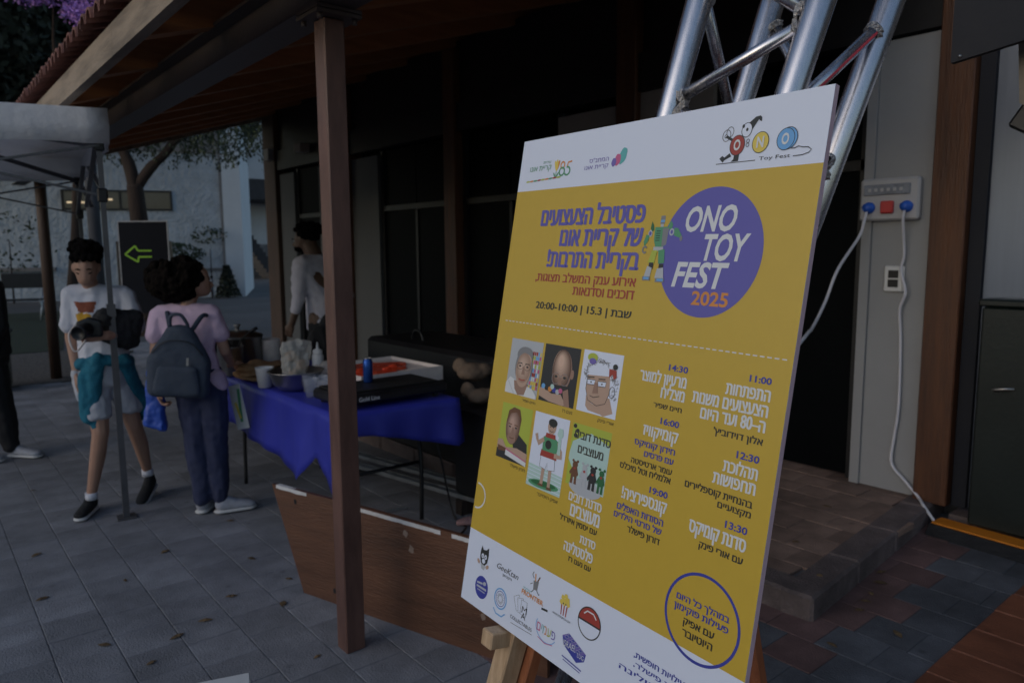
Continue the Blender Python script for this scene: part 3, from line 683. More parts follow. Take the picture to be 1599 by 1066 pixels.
# unseen row of foliage added to the west to darken what the panes mirror
hg = []; rg = random.Random(77)
for k in range(9000): hg.append((rg.uniform(-1.2, 1.2), rg.uniform(-22, 22), rg.uniform(.1, 3.3)+rg.gauss(0, .15)))
hd = empty('added_hedge', 'long dark row of foliage added outside the frame to darken reflections', 'added_hedge', (-17, 4, 0))
bm = B(); bxx(bm, -.9, .9, -22, 22, 0, 3.0); fin('added_hedge_mass', bm, M['leafdark'], hd)
leafmesh('foliage', hg, .3, M['leafdark'], hd, seed=5)

# ================================================================ CANOPY TENT (upper left)
ta = Vector((.12, .993, 0)); tb = Vector((-.993, .12, 0)); T0 = Vector((.905, 4.66, 0)); TS = 2.45
tent = empty('canopy_tent', 'white pop up canopy tent with a grey scissor frame at the left edge', 'tent', T0)
legs = [T0, T0+tb*TS, T0+ta*TS, T0+ta*TS+tb*TS]
for k, p in enumerate(legs):
    q = p-T0
    bm = B(); Mx = Matrix.Translation(q) @ Matrix.Rotation(math.atan2(ta.y, ta.x)-math.pi/2, 4, 'Z')
    box(bm, (0, 0, .62), (.034, .034, 1.22), M=Mx); box(bm, (0, 0, 1.68), (.027, .027, .94), M=Mx); box(bm, (0, 0, 1.22), (.044, .044, .07), M=Mx); fin('leg', bm, M['tentframe'], tent)
    bm = B(); box(bm, (0, 0, .005), (.10, .10, .008), M=Mx); fin('foot_plate', bm, M['tentframe'], tent)
    bm = B(); box(bm, (0, 0, 1.86), (.05, .05, .075), M=Mx, bev=.006); fin('slider', bm, M['black'], tent)
    bm = B(); box(bm, (0, 0, 2.13), (.05, .05, .06), M=Mx, bev=.006); fin('corner_bracket', bm, M['black'], tent)
for p, d in ((T0, ta), (T0, tb), (T0+tb*TS, ta), (T0+ta*TS, tb)):
    for h_ in (0, .5):
        for z0, z1, o_ in ((1.86, 2.13, .016), (2.13, 1.86, -.016)):
            a = p-T0+d*TS*h_; b_ = a+d*TS*.5; sd_ = d.cross(Vector((0, 0, 1)))*o_
            bm = B(); bar(bm, a+sd_+Vector((0, 0, z0)), b_+sd_+Vector((0, 0, z1)), .012, .026, up=d.cross(Vector((0, 0, 1)))); fin('scissor_bar', bm, M['tentframe'], tent)
cen = (ta+tb)*TS*.5
for p in legs:
    q = p-T0; bm = B(); bar(bm, q+Vector((0, 0, 2.13)), cen+Vector((0, 0, 2.40)), .016, .03); fin('roof_bar', bm, M['tentframe'], tent)
# fabric
bm = B(); e = .05
cor = [(-ta-tb)*e, -ta*e+tb*(TS+e), ta*(TS+e)+tb*(TS+e), ta*(TS+e)-tb*e]
N = 22; ring_t, ring_b = [], []
for k in range(4):
    a, b_ = cor[k], cor[(k+1) % 4]; nrm = (b_-a).normalized().cross(Vector((0, 0, 1)))*(1 if k < 9 else -1)
    for i in range(N):
        t_ = i/N; p = a.lerp(b_, t_); sag = .028*math.sin(math.pi*t_); rip = .034*math.sin(t_*31+k)+.022*math.sin(t_*13+1)+.012*math.sin(t_*57)
        ring_t.append(bm.verts.new(p+Vector((0, 0, 2.325-sag*.8)))); ring_b.append(bm.verts.new(p+nrm*rip*math.sin(math.pi*t_)+Vector((0, 0, 2.125+.012*math.sin(t_*17+k*2)+(.012 if i in (0,) else 0)))))
L_ = len(ring_t); mid = []
for i in range(L_):
    p = (ring_t[i].co+ring_b[i].co)/2; mid.append(bm.verts.new(p+Vector((.010*math.sin(i*.9), -.022*math.cos(i*.6), .012*math.sin(i*.5)))))
for i in range(L_):
    j = (i+1) % L_; bm.faces.new((ring_t[i], ring_t[j], mid[j], mid[i])); bm.edges.get((ring_t[i], ring_t[j])).smooth = False; bm.faces.new((mid[i], mid[j], ring_b[j], ring_b[i]))
prev = ring_t
for s_ in (.75, .5, .25):
    cur = []
    for v in ring_t:
        p = cen.lerp(Vector((v.co.x, v.co.y, 0)), s_); p.z = 2.30+(1-s_)*.16-.02*math.sin(math.pi*s_); cur.append(bm.verts.new(p))
    for i in range(L_):
        j = (i+1) % L_; bm.faces.new((prev[i], cur[i], cur[j], prev[j]))
    prev = cur
ap = bm.verts.new(cen+Vector((0, 0, 2.47)))
for i in range(L_): bm.faces.new((prev[i], ap, prev[(i+1) % L_]))
o = fin('canopy_fabric', bm, M['canvas'], tent); o.data.shade_smooth()
md = o.modifiers.new('t', 'SOLIDIFY'); md.thickness = .003

# ================================================================ TABLE
TX0, TX1, TY0, TY1 = 1.60, 2.27, 3.24, 5.10
tb_ = empty('folding_table', 'long folding table with grey tube legs under the blue cloth', 'table', (1.93, 4.15, 0))
bm = B(); bxx(bm, TX0, TX1, TY0, TY1, .705, .738, bev=.01); wp(fin('tabletop', bm, M['whiteplastic']), tb_)
for y0 in (TY0+.25, TY1-.3):
    for x0 in (TX0+.07, TX1-.07):
        bm = B(); tube(bm, smoothpath([(x0, y0+.10*(1 if y0 < 4 else -1), .70), (x0, y0, .40), (x0-.02, y0-.03, .02)], 5), .0125, 8); wp(fin('leg', bm, M['black']), tb_)
    bm = B(); tube(bm, [(TX0+.07, y0, .35), (TX1-.07, y0, .35)], .010, 8); wp(fin('leg_brace', bm, M['black']), tb_)
# cloth: perimeter list with hem height
def hemL(y):   # left side as a function of y
    P = [(3.17, .33), (3.33, .36), (3.49, .50), (3.6, .40), (3.70, .325), (3.92, .37), (4.19, .41), (4.75, .445), (5.2, .46)]
    for (a, za), (b, zb) in zip(P, P[1:]):
        if a <= y <= b: t = (y-a)/(b-a); return za+(zb-za)*t
    return .5
def hemR(x):
    P = [(1.56, .33), (1.63, .66), (1.8, .62), (2.1, .535), (2.32, .475)]
    for (a, za), (b, zb) in zip(P, P[1:]):
        if a <= x <= b: t = (x-a)/(b-a); return za+(zb-za)*t
    return .56
bm = B(); e = .018; per = []
X0, X1, Y0, Y1 = TX0-e, TX1+e, TY0-e, TY1+e
n1, n2 = 60, 26
for i in range(n1): y = Y1+(Y0-Y1)*i/n1; per.append((X0, y, hemL(y), (-1, 0)))
for i in range(n2): x = X0+(X1-X0)*i/n2; per.append((x, Y0, hemR(x), (0, -1)))
for i in range(n1): y = Y0+(Y1-Y0)*i/n1; per.append((X1, y, .5, (1, 0)))
for i in range(n2): x = X1+(X0-X1)*i/n2; per.append((x, Y1, .5, (0, 1)))
rings = []
for k in range(8):
    t_ = k/7; rr = []
    for i, (x, y, hz, nn) in enumerate(per):
        z = .747+(hz-.747)*t_
        cx_ = max(0, 1-min(abs(i-n1), abs(i-n1-1))/5.)
        a_ = t_*(.015*math.sin(i*.31+.5*math.sin(i*.13))+.008*math.sin(i*.83+1)+.02)+ .06*t_*cx_
        if k == 0: a_ = 0
        cn = (-.7, -.7) if cx_ > 0 else nn
        rr.append(bm.verts.new((x+(nn[0]*(1-cx_)+cn[0]*cx_)*a_, y+(nn[1]*(1-cx_)+cn[1]*cx_)*a_, z-(.004 if k == 1 else 0))))
    rings.append(rr)
for A, D in zip(rings, rings[1:]):
    for i in range(len(per)): j = (i+1) % len(per); bm.faces.new((A[i], A[j], D[j], D[i]))
# top grid with slight puckers
inner = [bm.verts.new((1.935+(v.co.x-1.935)*.93, 4.17+(v.co.y-4.17)*.97, .7475+.004*noise.noise(v.co*7))) for v in rings[0]]
for i in range(len(per)): j = (i+1) % len(per); bm.faces.new((rings[0][j], rings[0][i], inner[i], inner[j]))
c_ = bm.faces.new(inner)
o = fin('tablecloth', bm, M['cloth']); o.data.shade_smooth(); tag(o, 'blue plastic tablecloth draped over the long food table, hanging low at its near corner', 'tablecloth')
md = o.modifiers.new('t', 'SOLIDIFY'); md.thickness = .0015
ZT = .753
# cooking pot
pt = empty('cooking_pot', 'big steel cooking pot with lid at the far end of the blue table', 'pot', (1.71, 4.96, ZT))
bm = B(); lathe(bm, [(.0001, 0), (.135, 0), (.142, .01), (.142, .2), (.147, .203), (.140, .205), (.138, .02), (.0001, .015)], 32); fin('pot_body', bm, M['steel'], pt)
bm = B(); lathe(bm, [(.146, .206), (.14, .215), (.07, .235), (.0001, .24)], 32); lathe(bm, [(.012, .235), (.012, .26), (.02, .265), (.02, .275), (.0001, .277)], 12); fin('pot_lid', bm, M['steel'], pt)
for s_ in (-1, 1):
    bm = B(); tube(bm, smoothpath([(s_*.142, -.04, .16), (s_*.175, -.03, .165), (s_*.175, .03, .165), (s_*.142, .04, .16)]), .006, 8); fin('handle', bm, M['steel'], pt)
pt.rotation_euler = (0, 0, .7); pt.scale = (1.12, 1.12, 1.12)
p2 = empty('small_pot', 'smaller dark steel pot with a ladle, left of the big cooking pot', 'pot', (1.66, 5.02+.12, ZT)) 
p2.location = (1.63, 4.97, ZT)
p2.location = (1.605, 4.80, ZT)
bm = B(); lathe(bm, [(.0001, 0), (.075, 0), (.08, .01), (.08, .18), (.083, .185), (.078, .185), (.077, .02), (.0001, .015)], 24); fin('pot_body', bm, M['steel'], p2)
bm = B(); tube(bm, smoothpath([(.03, .02, .05), (.06, .0, .2), (.11, -.05, .27)]), .006, 8); tube(bm, [(.11, -.05, .27), (.15, -.08, .30)], .011, 8); fin('ladle', bm, M['black'], p2)
# stack of flatbreads, each bread its own object
rg = random.Random(4)
for k in range(11):
    bm = B(); r0 = rg.uniform(.10, .125); n = 26
    top = []; botm = []
    ph = rg.uniform(0, 6)
    for s_, zz in ((1, 0), (.8, .012), (.4, .016)):
        top.append([bm.verts.new((r0*s_*(1+.06*math.sin(3*a+ph))*math.cos(a), r0*s_*(1+.06*math.sin(2*a+ph))*math.sin(a), zz+.012*math.sin(2*a+ph)*s_+rg.uniform(-.002, .002))) for a in [6.283*i/n for i in range(n)]])
    for A, D in zip(top, top[1:]):
        for i in range(n): bm.faces.new((A[i], A[(i+1) % n], D[(i+1) % n], D[i]))
    bm.faces.new(top[-1])
    lo = [bm.verts.new(v.co+Vector((0, 0, -.010))) for v in top[0]]
    for i in range(n): bm.faces.new((top[0][i], lo[i], lo[(i+1) % n], top[0][(i+1) % n]))
    bm.faces.new(lo[::-1])
    o = fin('flatbread', bm, M['bread']); o.data.shade_smooth()
    side = 0 if k < 7 else 1
    o.location = ((1.70, 4.55)[0]+rg.uniform(-.03, .04), 4.55+rg.uniform(-.04, .04), ZT+.014+k*.0115) if not side else (1.86+rg.uniform(-.02, .02), 4.66+rg.uniform(-.03, .03), ZT+.014+(k-7)*.0115)
    o.rotation_euler = (rg.uniform(-.08, .08), rg.uniform(-.08, .08), rg.uniform(0, 6))
    WH = ['lowest', 'second from the bottom', 'third from the bottom', 'fourth from the bottom', 'third from the top', 'second from the top', 'topmost'] if not side else ['lowest', 'second from the bottom', 'third from the bottom', 'topmost']
    tag(o, 'browned flatbread, '+WH[k if not side else k-7]+' in the '+('front pile beside the steel pot' if not side else 'small pile behind, by the paper roll'), 'flatbread', 'flatbreads piled on the blue table')
# bread board / plastic under it
pn = empty('paper_roll', 'tall pale roll of paper towels standing behind the flatbreads', 'paper roll', (1.90, 4.86, ZT))
bm = B(); lathe(bm, [(.02, 0), (.06, 0), (.062, .004), (.060, .2), (.058, .204), (.02, .204), (.02, 0)], 20); fin('roll', bm, M['paper'], pn); pn.rotation_euler = (.06, -.04, 0)
# paper cup, bowl, cups
cu = empty('paper_cup', 'white paper cup standing between the flatbreads and the steel bowl', 'cup', (1.60, 4.22, ZT))
bm = B(); lathe(bm, [(.0001, .004), (.038, 0), (.052, .115), (.055, .118), (.050, .116), (.037, .008), (.0001, .008)], 20); fin('cup_wall', bm, M['whiteplastic'], cu)
bw_ = empty('mixing_bowl', 'wide steel mixing bowl holding a clear bag on the blue table', 'bowl', (1.72, 4.05, ZT))
bm = B(); lathe(bm, [(.0001, 0), (.075, 0), (.105, .03), (.122, .09), (.132, .095), (.132, .099), (.120, .096), (.10, .032), (.07, .006), (.0001, .005)], 32); fin('bowl_shell', bm, M['steel'], bw_); bw_.scale = (1.22, 1.22, 1.1)
bg_ = empty('bread_bag', 'clear plastic bag of pale bread rolls standing in the steel bowl', 'bag', (1.76, 4.12, ZT+.02))
soft('bag_film', [[((-.02, 0, .04), (.07, .05, .03)), ((0, 0, .15), (.095, .05, .05)), ((.0, 0, .245), (.095, .018, .012))]], M['clearbag'], bg_, .008, 2, .014, 22)
for k in range(6): soft('bread_roll', [[((rg.uniform(-.04, .04), rg.uniform(-.015, .015), .04+.027*k), (.035, .026, .02))]], M['bread'], bg_, .006, 2, .003, 30)
bo = empty('squeeze_bottle', 'white squeeze bottle with a pointed cap behind the clear bread bag', 'bottle', (2.01, 4.38, ZT))
bm = B(); lathe(bm, [(.0001, 0), (.034, 0), (.036, .01), (.036, .13), (.028, .145), (.0001, .145)], 18); fin('bottle_body', bm, M['whiteplastic'], bo)
bm = B(); lathe(bm, [(.03, .146), (.03, .165), (.010, .175), (.004, .215), (.0001, .216)], 16); fin('bottle_cap', bm, M['whiteplastic'], bo)
for k, (x, y, lb) in enumerate([(1.68, 3.76, 'clear plastic cup at the table edge left of the post'), (1.76, 3.80, 'clear plastic cup just behind the front clear cup'), (1.73, 3.90, 'clear plastic cup nearest to the steel bowl')]):
    c0 = empty('plastic_cup', lb, 'cup', (x, y, ZT), group='clear plastic cups left of the post')
    bm = B(); lathe(bm, [(.0001, .003), (.028, 0), (.040, .10), (.042, .103), (.0395, .101), (.027, .006), (.0001, .006)], 18); fin('cup_wall', bm, M['clearcup'], c0)
o = soft('film_bag', [[((0, 0, .03), (.09, .07, .03)), ((.02, 0, .08), (.04, .05, .03))]], M['clearbag'], None, .008, 1, .022, 24); o.location = (1.98, 4.22, ZT+.01)
tag(o, 'crumpled clear plastic film between the squeeze bottle and the post', 'plastic film')
o = soft('napkins', [[((-.05, -.05, .012), .01), ((.05, -.05, .012), .01), ((.05, .05, .012), .01), ((-.05, .05, .016), .012)]], M['paper'], None, .006, 1, .004, 30); o.location = (1.72, 4.30, ZT)
tag(o, 'low pile of pale napkins beside the paper cup', 'napkins')
sc_ = empty('sauce_jar', 'small jar of red sauce on the table between the bottle and the post', 'jar', (2.08, 4.12, ZT))
bm = B(); lathe(bm, [(.0001, 0), (.036, 0), (.038, .01), (.038, .07), (.032, .08), (.0001, .08)], 16); fin('jar_body', bm, M['redsauce'], sc_)
bm = B(); lathe(bm, [(.034, .081), (.034, .096), (.0001, .097)], 16); fin('jar_lid', bm, M['whiteplastic'], sc_)
fo = empty('food_container', 'white foam food container behind the clear cups', 'container', (1.86, 3.88, ZT), R(20))
bm = B(); bxx(bm, -.08, .08, -.06, .06, 0, .035, bev=.01); fin('base', bm, M['whiteplastic'], fo)
bm = B(); bxx(bm, -.08, .08, -.06, .06, .037, .06, bev=.01); fin('lid', bm, M['whiteplastic'], fo)
tbx = empty('foil_tray', 'shallow foil food tray with a white lid beside the post', 'tray', (1.93, 3.98, ZT))
bm = B(); bxx(bm, -.10, .10, -.07, .07, 0, .055, bev=.012); fin('tray_body', bm, M['steel'], tbx)
bm = B(); bxx(bm, -.105, .105, -.075, .075, .056, .066, bev=.004); fin('tray_lid', bm, M['whiteplastic'], tbx)
# griddle
gr = empty('electric_griddle', 'large flat black electric griddle at the near end of the blue table', 'griddle', (1.93, 3.50, ZT), R(0))
bm = B(); bxx(bm, -.30, .34, -.20, .14, .018, .075, bev=.014); fin('griddle_body', bm, M['black'], gr)
bm = B(); bxx(bm, -.27, .30, -.16, .12, .076, .084, bev=.003); fin('griddle_plate', bm, M['rubber'], gr)
for x in (-.25, .28):
    for y in (-.16, .10):
        bm = B(); tube(bm, [(x, y, 0), (x, y, .02)], .018, 10); fin('foot', bm, M['rubber'], gr)
from mathutils.geometry import tessellate_polygon
def text_mesh(s, size=1., offset=0., shear=0.):
    heb = any('\u0590' <= c <= '\u05ff' for c in s)
    cu_ = bpy.data.curves.new('t', 'FONT'); cu_.body = s; cu_.size = size; cu_.offset = offset; cu_.shear = shear; cu_.resolution_u = 3
    if heb: cu_.dimensions = '2D'; cu_.fill_mode = 'NONE'
    t = bpy.data.objects.new('t', cu_); C.objects.link(t)
    dg = bpy.context.evaluated_depsgraph_get(); me = bpy.data.meshes.new_from_object(t.evaluated_get(dg)); me.materials.clear()
    bpy.data.objects.remove(t)
    if heb:      # this font draws letters with overlapping strokes: fill each closed stroke on its own
        nx = {e.vertices[0]: e.vertices[1] for e in me.edges}; left = set(nx); loops = []
        while left:
            a = min(left); lp = [a]; left.discard(a); b_ = nx[a]
            while b_ != a and b_ in left: lp.append(b_); left.discard(b_); b_ = nx[b_]
            loops.append([Vector((me.vertices[i].co.x, me.vertices[i].co.y, 0)) for i in lp])
        def area(l): return .5*sum(l[i-1].x*l[i].y-l[i].x*l[i-1].y for i in range(len(l)))
        def inside(q, l):
            c_ = False
            for i in range(len(l)):
                a, b_ = l[i-1], l[i]
                if (a.y > q.y) != (b_.y > q.y) and q.x < (b_.x-a.x)*(q.y-a.y)/(b_.y-a.y)+a.x: c_ = not c_
            return c_
        ars = [area(l) for l in loops]; outer = []; holes = []
        for l, a in zip(loops, ars):
            hole = any(m_ is not l and a*am < 0 and all(inside(q, m_) for q in l) for m_, am in zip(loops, ars))
            (holes if hole else outer).append(l)
        V = []; F = []
        for k, l in enumerate(outer):
            hs = [h for h in holes if inside(h[0], l)]; allp = [q for h in [l]+hs for q in h]; n0 = len(V)
            V += [(q.x, q.y, .0) for q in allp]
            for tri in tessellate_polygon([l]+hs):
                a, b_, c_ = (allp[i] for i in tri)
                if (b_-a).cross(c_-a).z < 0: tri = tri[::-1]
                F.append(tuple(n0+i for i in tri))
        bpy.data.meshes.remove(me); me = bpy.data.meshes.new('t'); me.from_pydata(V, [], F)
    bpy.data.curves.remove(cu_); return me
me = text_mesh('Gold Line', .030, .0006)
for v in me.vertices: v.co = Vector((v.co.x-.205, -.2012, v.co.y+.037))
link('lettering', me, M['whiteplastic'], gr)
# carton with red sauce
rt = empty('sauce_tray', 'open white tray smeared with red tomato sauce behind the griddle', 'tray', (2.22, 3.98, ZT+.0), R(2))
bm = B(); bxx(bm, -.27, .30, -.26, .32, 0, .012); bxx(bm, -.27, -.262, -.26, .32, .012, .085); bxx(bm, .292, .30, -.26, .32, .012, .085); bxx(bm, -.262, .292, -.26, -.252, .012, .085); bxx(bm, -.262, .292, .312, .32, .012, .085); bxx(bm, -.262, .292, -.252, .312, .06, .066); fin('tray_shell', bm, M['paper'], rt)
bm = B(); n = 40; v = []
for i in range(n):
    a = 6.283*i/n; rr = .23*(1+.18*math.sin(3*a+1)+.09*math.sin(7*a)); v.append((-.04+rr*math.cos(a), .03+rr*math.sin(a)*1.05))
vt = [bm.verts.new((max(-.255, min(.285, x)), max(-.245, min(.305, y)), .076)) for x, y in v]; vb = [bm.verts.new((q.co.x, q.co.y, .0665)) for q in vt]
bm.faces.new(vt)
for i in range(n): bm.faces.new((vt[i], vb[i], vb[(i+1) % n], vt[(i+1) % n]))
fin('sauce', bm, M['redsauce'], rt)
for k in range(7):
    soft('tomato_piece', [[((rg.uniform(-.18, .12), rg.uniform(-.15, .2), .08), (rg.uniform(.02, .045), .018, .012))]], M['redsauce'], rt, .006, 2, .003, 30)
cn = empty('drink_can', 'blue drink can standing between the post and the griddle', 'can', (1.93, 3.68, ZT+.085))
cn.location = (1.905, 3.53, ZT+.085)
bm = B(); lathe(bm, [(.0001, .004), (.024, 0), (.0265, .008), (.0265, .115), (.022, .127), (.0225, .13), (.02, .128), (.0001, .126)], 20); fin('can_body', bm, M['canblue'], cn)
bm = B(); lathe(bm, [(.0001, .1275), (.0215, .1285), (.0225, .1315), (.021, .133)], 20); bxx(bm, -.006, .006, -.004, .012, .129, .1315); fin('can_top', bm, M['steel'], cn)
# card hanging from the cloth
cdn = empty('hanging_card', 'white plastic card with a green and yellow print pinned to the side of the cloth', 'card', (1.515, 4.38, .50), R(-66))
bm = B(); Mx = Matrix.Rotation(R(-14), 4, 'Y'); box(bm, (.0, 0, .12), (.10, .003, .27), M=Mx, bev=.001); fin('card_sheet', bm, M['whiteplastic'], cdn)
bm = B(); box(bm, (.0, -.004, .13), (.02, .002, .20), M=Mx @ Matrix.Rotation(R(8), 4, 'Y')); fin('green_print', bm, PC['green'], cdn)
bm = B(); box(bm, (.012, -.0045, .10), (.018, .002, .10), M=Mx @ Matrix.Rotation(R(-10), 4, 'Y')); fin('yellow_print', bm, PC['yel2'], cdn)
# things behind the table
bb = empty('equipment_case', 'big black equipment case on the platform behind the food table', 'case', (3.05, 4.3, .1))
bm = B(); bxx(bm, -.28, .35, -.75, .85, 0, .78, bev=.03); fin('case_body', bm, M['black'], bb)
bm = B(); tube(bm, smoothpath([(-.1, .30, .77), (-.1, .34, .84), (-.1, .42, .84), (-.1, .46, .77)]), .010, 8); fin('handle', bm, M['black'], bb)
for s_ in (-.5, .5):
    bm = B(); bxx(bm, -.295, -.281, s_-.04, s_+.04, .5, .58); fin('latch', bm, M['steel'], bb)
o = soft('black_bag', [[((0, 0, .12), (.25, .18, .12))], [((.1, .05, .2), (.15, .14, .1))]], M['blackcloth'], None, .015, 3, .03, 8); o.location = (2.62, 5.75, .76)
o.location = (2.55, 5.6, .1); o.scale = (1, 1, 3.0)
tag(o, 'soft black bag slumped behind the far end of the table', 'bag')
o = soft('blue_jacket', [[((0, 0, .08), (.22, .13, .09))], [((.14, .05, .10), (.12, .1, .07))]], M['navycloth'], None, .012, 3, .03, 9); o.location = (2.45, 5.62, .78)
o.location = (2.05, 5.02, ZT); o.scale = (.55, .5, .8)
tag(o, 'crumpled dark blue jacket lying beyond the pot and paper roll', 'jacket')
for k, (p, s_, lb) in enumerate([((2.62, 3.55, .76), 1., 'crumpled brown paper bag lying at the right end of the black case'), ((2.56, 3.40, .64), .8, 'smaller crumpled brown paper slumped below the first brown bag')]):
    o = soft('paper_bag', [[((0, 0, .05), (.10*s_, .08*s_, .06*s_))], [((.06, -.03, .06), (.07*s_, .05*s_, .05*s_))], [((-.05, .05, .09), (.04, .05, .05))]], M['card'], None, .009, 2, .012, 9, k*5); o.location = p
    tag(o, lb, 'paper bag', 'crumpled brown paper bags behind the griddle')
st = empty('low_crate', 'low dark crate at the near end of the black case carrying the paper bags', 'crate', (2.62, 3.35, .1))
bm = B(); bxx(bm, -.17, .15, -.17, .17, 0, .54, bev=.02); fin('crate_body', bm, M['black'], st)
o = soft('plastic_bag', [[((0, 0, .10), (.13, .12, .10))], [((.02, 0, .24), (.06, .05, .10))], [((.0, .02, .34), (.02, .03, .04))]], M['greybag'], None, .01, 2, .03, 12); o.location = (2.72, 3.22, .645)
tag(o, 'grey plastic bag standing on the low crate just left of the poster', 'bag')
# rails, stick, pink object, cable on the ground
for k, (a, b_, lb) in enumerate([((2.30, 4.75, .13), (2.56, 3.30, .13), 'galvanised steel channel on the ground, the one nearer to the table'), ((2.23, 4.72, .09), (2.49, 3.28, .09), 'galvanised steel channel on the ground, the one nearer to the wooden board')]):
    a = Vector(a); b_ = Vector(b_); rl = empty('steel_channel', lb, 'metal rail', a, group='steel channels lying under the table')
    d = b_-a
    bm = B(); bar(bm, (0, 0, 0), d, .05, .004)
    sx = Vector((0, 0, 1)).cross(d).normalized()
    bar(bm, sx*.025+Vector((0, 0, .012)), sx*.025+d+Vector((0, 0, .012)), .003, .024); bar(bm, -sx*.025+Vector((0, 0, .012)), -sx*.025+d+Vector((0, 0, .012)), .003, .024); fin('channel', bm, M['rail'], rl)
    for t_ in (.1, .9): bm = B(); q = d*t_; bxx(bm, q.x-.05, q.x+.05, q.y-.03, q.y+.03, -a.z+.0, -.0025); fin('support_block', bm, M['bark'], rl)
bm = B(); bar(bm, (1.95, 3.75, .012), (2.23, 3.70, .012), .012, .012); tag(fin('metal_stick', bm, M['rail']), 'thin pale metal stick lying on the ground behind the wooden board', 'stick')
o = soft('pink_cloth', [[((0, 0, .02), (.075, .025, .022)), ((.05, -.05, .02), (.03, .03, .02))]], mat('pink_rag', (.45, .27, .26), .9), None, .006, 2, .006, 30); o.location = (2.36, 3.27, 0)
tag(o, 'small crumpled pink rag on the ground beside the poster edge', 'rag')
bm = B(); tube(bm, smoothpath([(2.3, 3.6, .72), (2.33, 3.5, .4), (2.36, 3.4, .02), (2.3, 3.2, .01), (2.0, 3.1, .01), (1.85, 3.4, .01)]), .006, 8); tag(fin('black_cable', bm, M['black']), 'black cable hanging from the griddle to the ground', 'cable')

# ================================================================ STAINED BOARD
BA = Vector((1.297, 3.073, 0)); BD = Vector((.3053, -.9523, 0)).normalized(); BN = Vector((BD.y, -BD.x, 0))
wbd = empty('wooden_board', 'low brown stained board with white tape on its top edge, behind the steel post', 'board', BA, math.atan2(BD.y, BD.x))
bm = B()
prof = [(0, .0), (1.28, 0), (1.28, .44), (.9, .462), (.4, .475), (-.185, .482)]
a = [bm.verts.new((s, 0, z)) for s, z in prof]; b_ = [bm.verts.new((s, .018, z)) for s, z in prof]
bm.faces.new(a); bm.faces.new(b_[::-1])
for i in range(6): bm.faces.new((a[i], b_[i], b_[(i+1) % 6], a[(i+1) % 6]))
fin('board_panel', bm, M['ply'], wbd)
def zt(s): return .482-(s+.185)*.024
for s0, s1 in ((-.155, .045), (.345, .80), (.855, 1.26)):
    bm = B(); n = 14
    for i in range(n):
        u0 = s0+(s1-s0)*i/n; u1 = s0+(s1-s0)*(i+1)/n; j = .003*noise.noise(Vector((u0*20, 0, 0)))
        bxx(bm, u0, u1-.0002, -.0015, .0195, zt(u1)-.014+j, zt(u0)+.0015)
    fin('tape_strip', bm, M['tape'], wbd)
for s, z, w_ in ((.62, .41, .03), (.65, .35, .035), (1.0, .16, .03)):
    bm = B(); v = [bm.verts.new((s+w_*.5*math.cos(q)*random.uniform(.6, 1.1), -.001, z+w_*.6*math.sin(q)*random.uniform(.6, 1.1))) for q in [6.283*k/9 for k in range(9)]]; bm.faces.new(v); fin('glue_mark', bm, mat('glue_residue', (.26, .19, .15), .7, var=.3), wbd)
for s, z in ((-.03, .425), (.2, .06)):
    bm = B(); v = [bm.verts.new((s+.009*math.cos(q), -.001, z+.013*math.sin(q))) for q in [6.283*k/9 for k in range(9)]]; bm.faces.new(v); fin('knot_hole', bm, M['black'], wbd)
for s in (.15, 1.1):
    bm = B(); bxx(bm, s-.02, s+.02, .0185, .30, 0, .04); bxx(bm, s-.02, s+.02, .0185, .06, .0405, .42); fin('back_prop', bm, M['ply'], wbd)
# white box corner at the bottom edge
rd = Vector((.616, 1.843, 0)).normalized()
wx = empty('white_box', 'white flat topped box whose corner shows at the bottom edge', 'box', (.616, 1.843, 0), math.atan2(rd.y, rd.x))
bm = B(); bxx(bm, -.40, 0, .0, .5, 0, .42, bev=.004); fin('box_body', bm, M['paper'], wx)
bm = B(); bxx(bm, -.405, .005, -.005, .505, .421, .45, bev=.004); fin('box_lid', bm, M['whiteplastic'], wx)
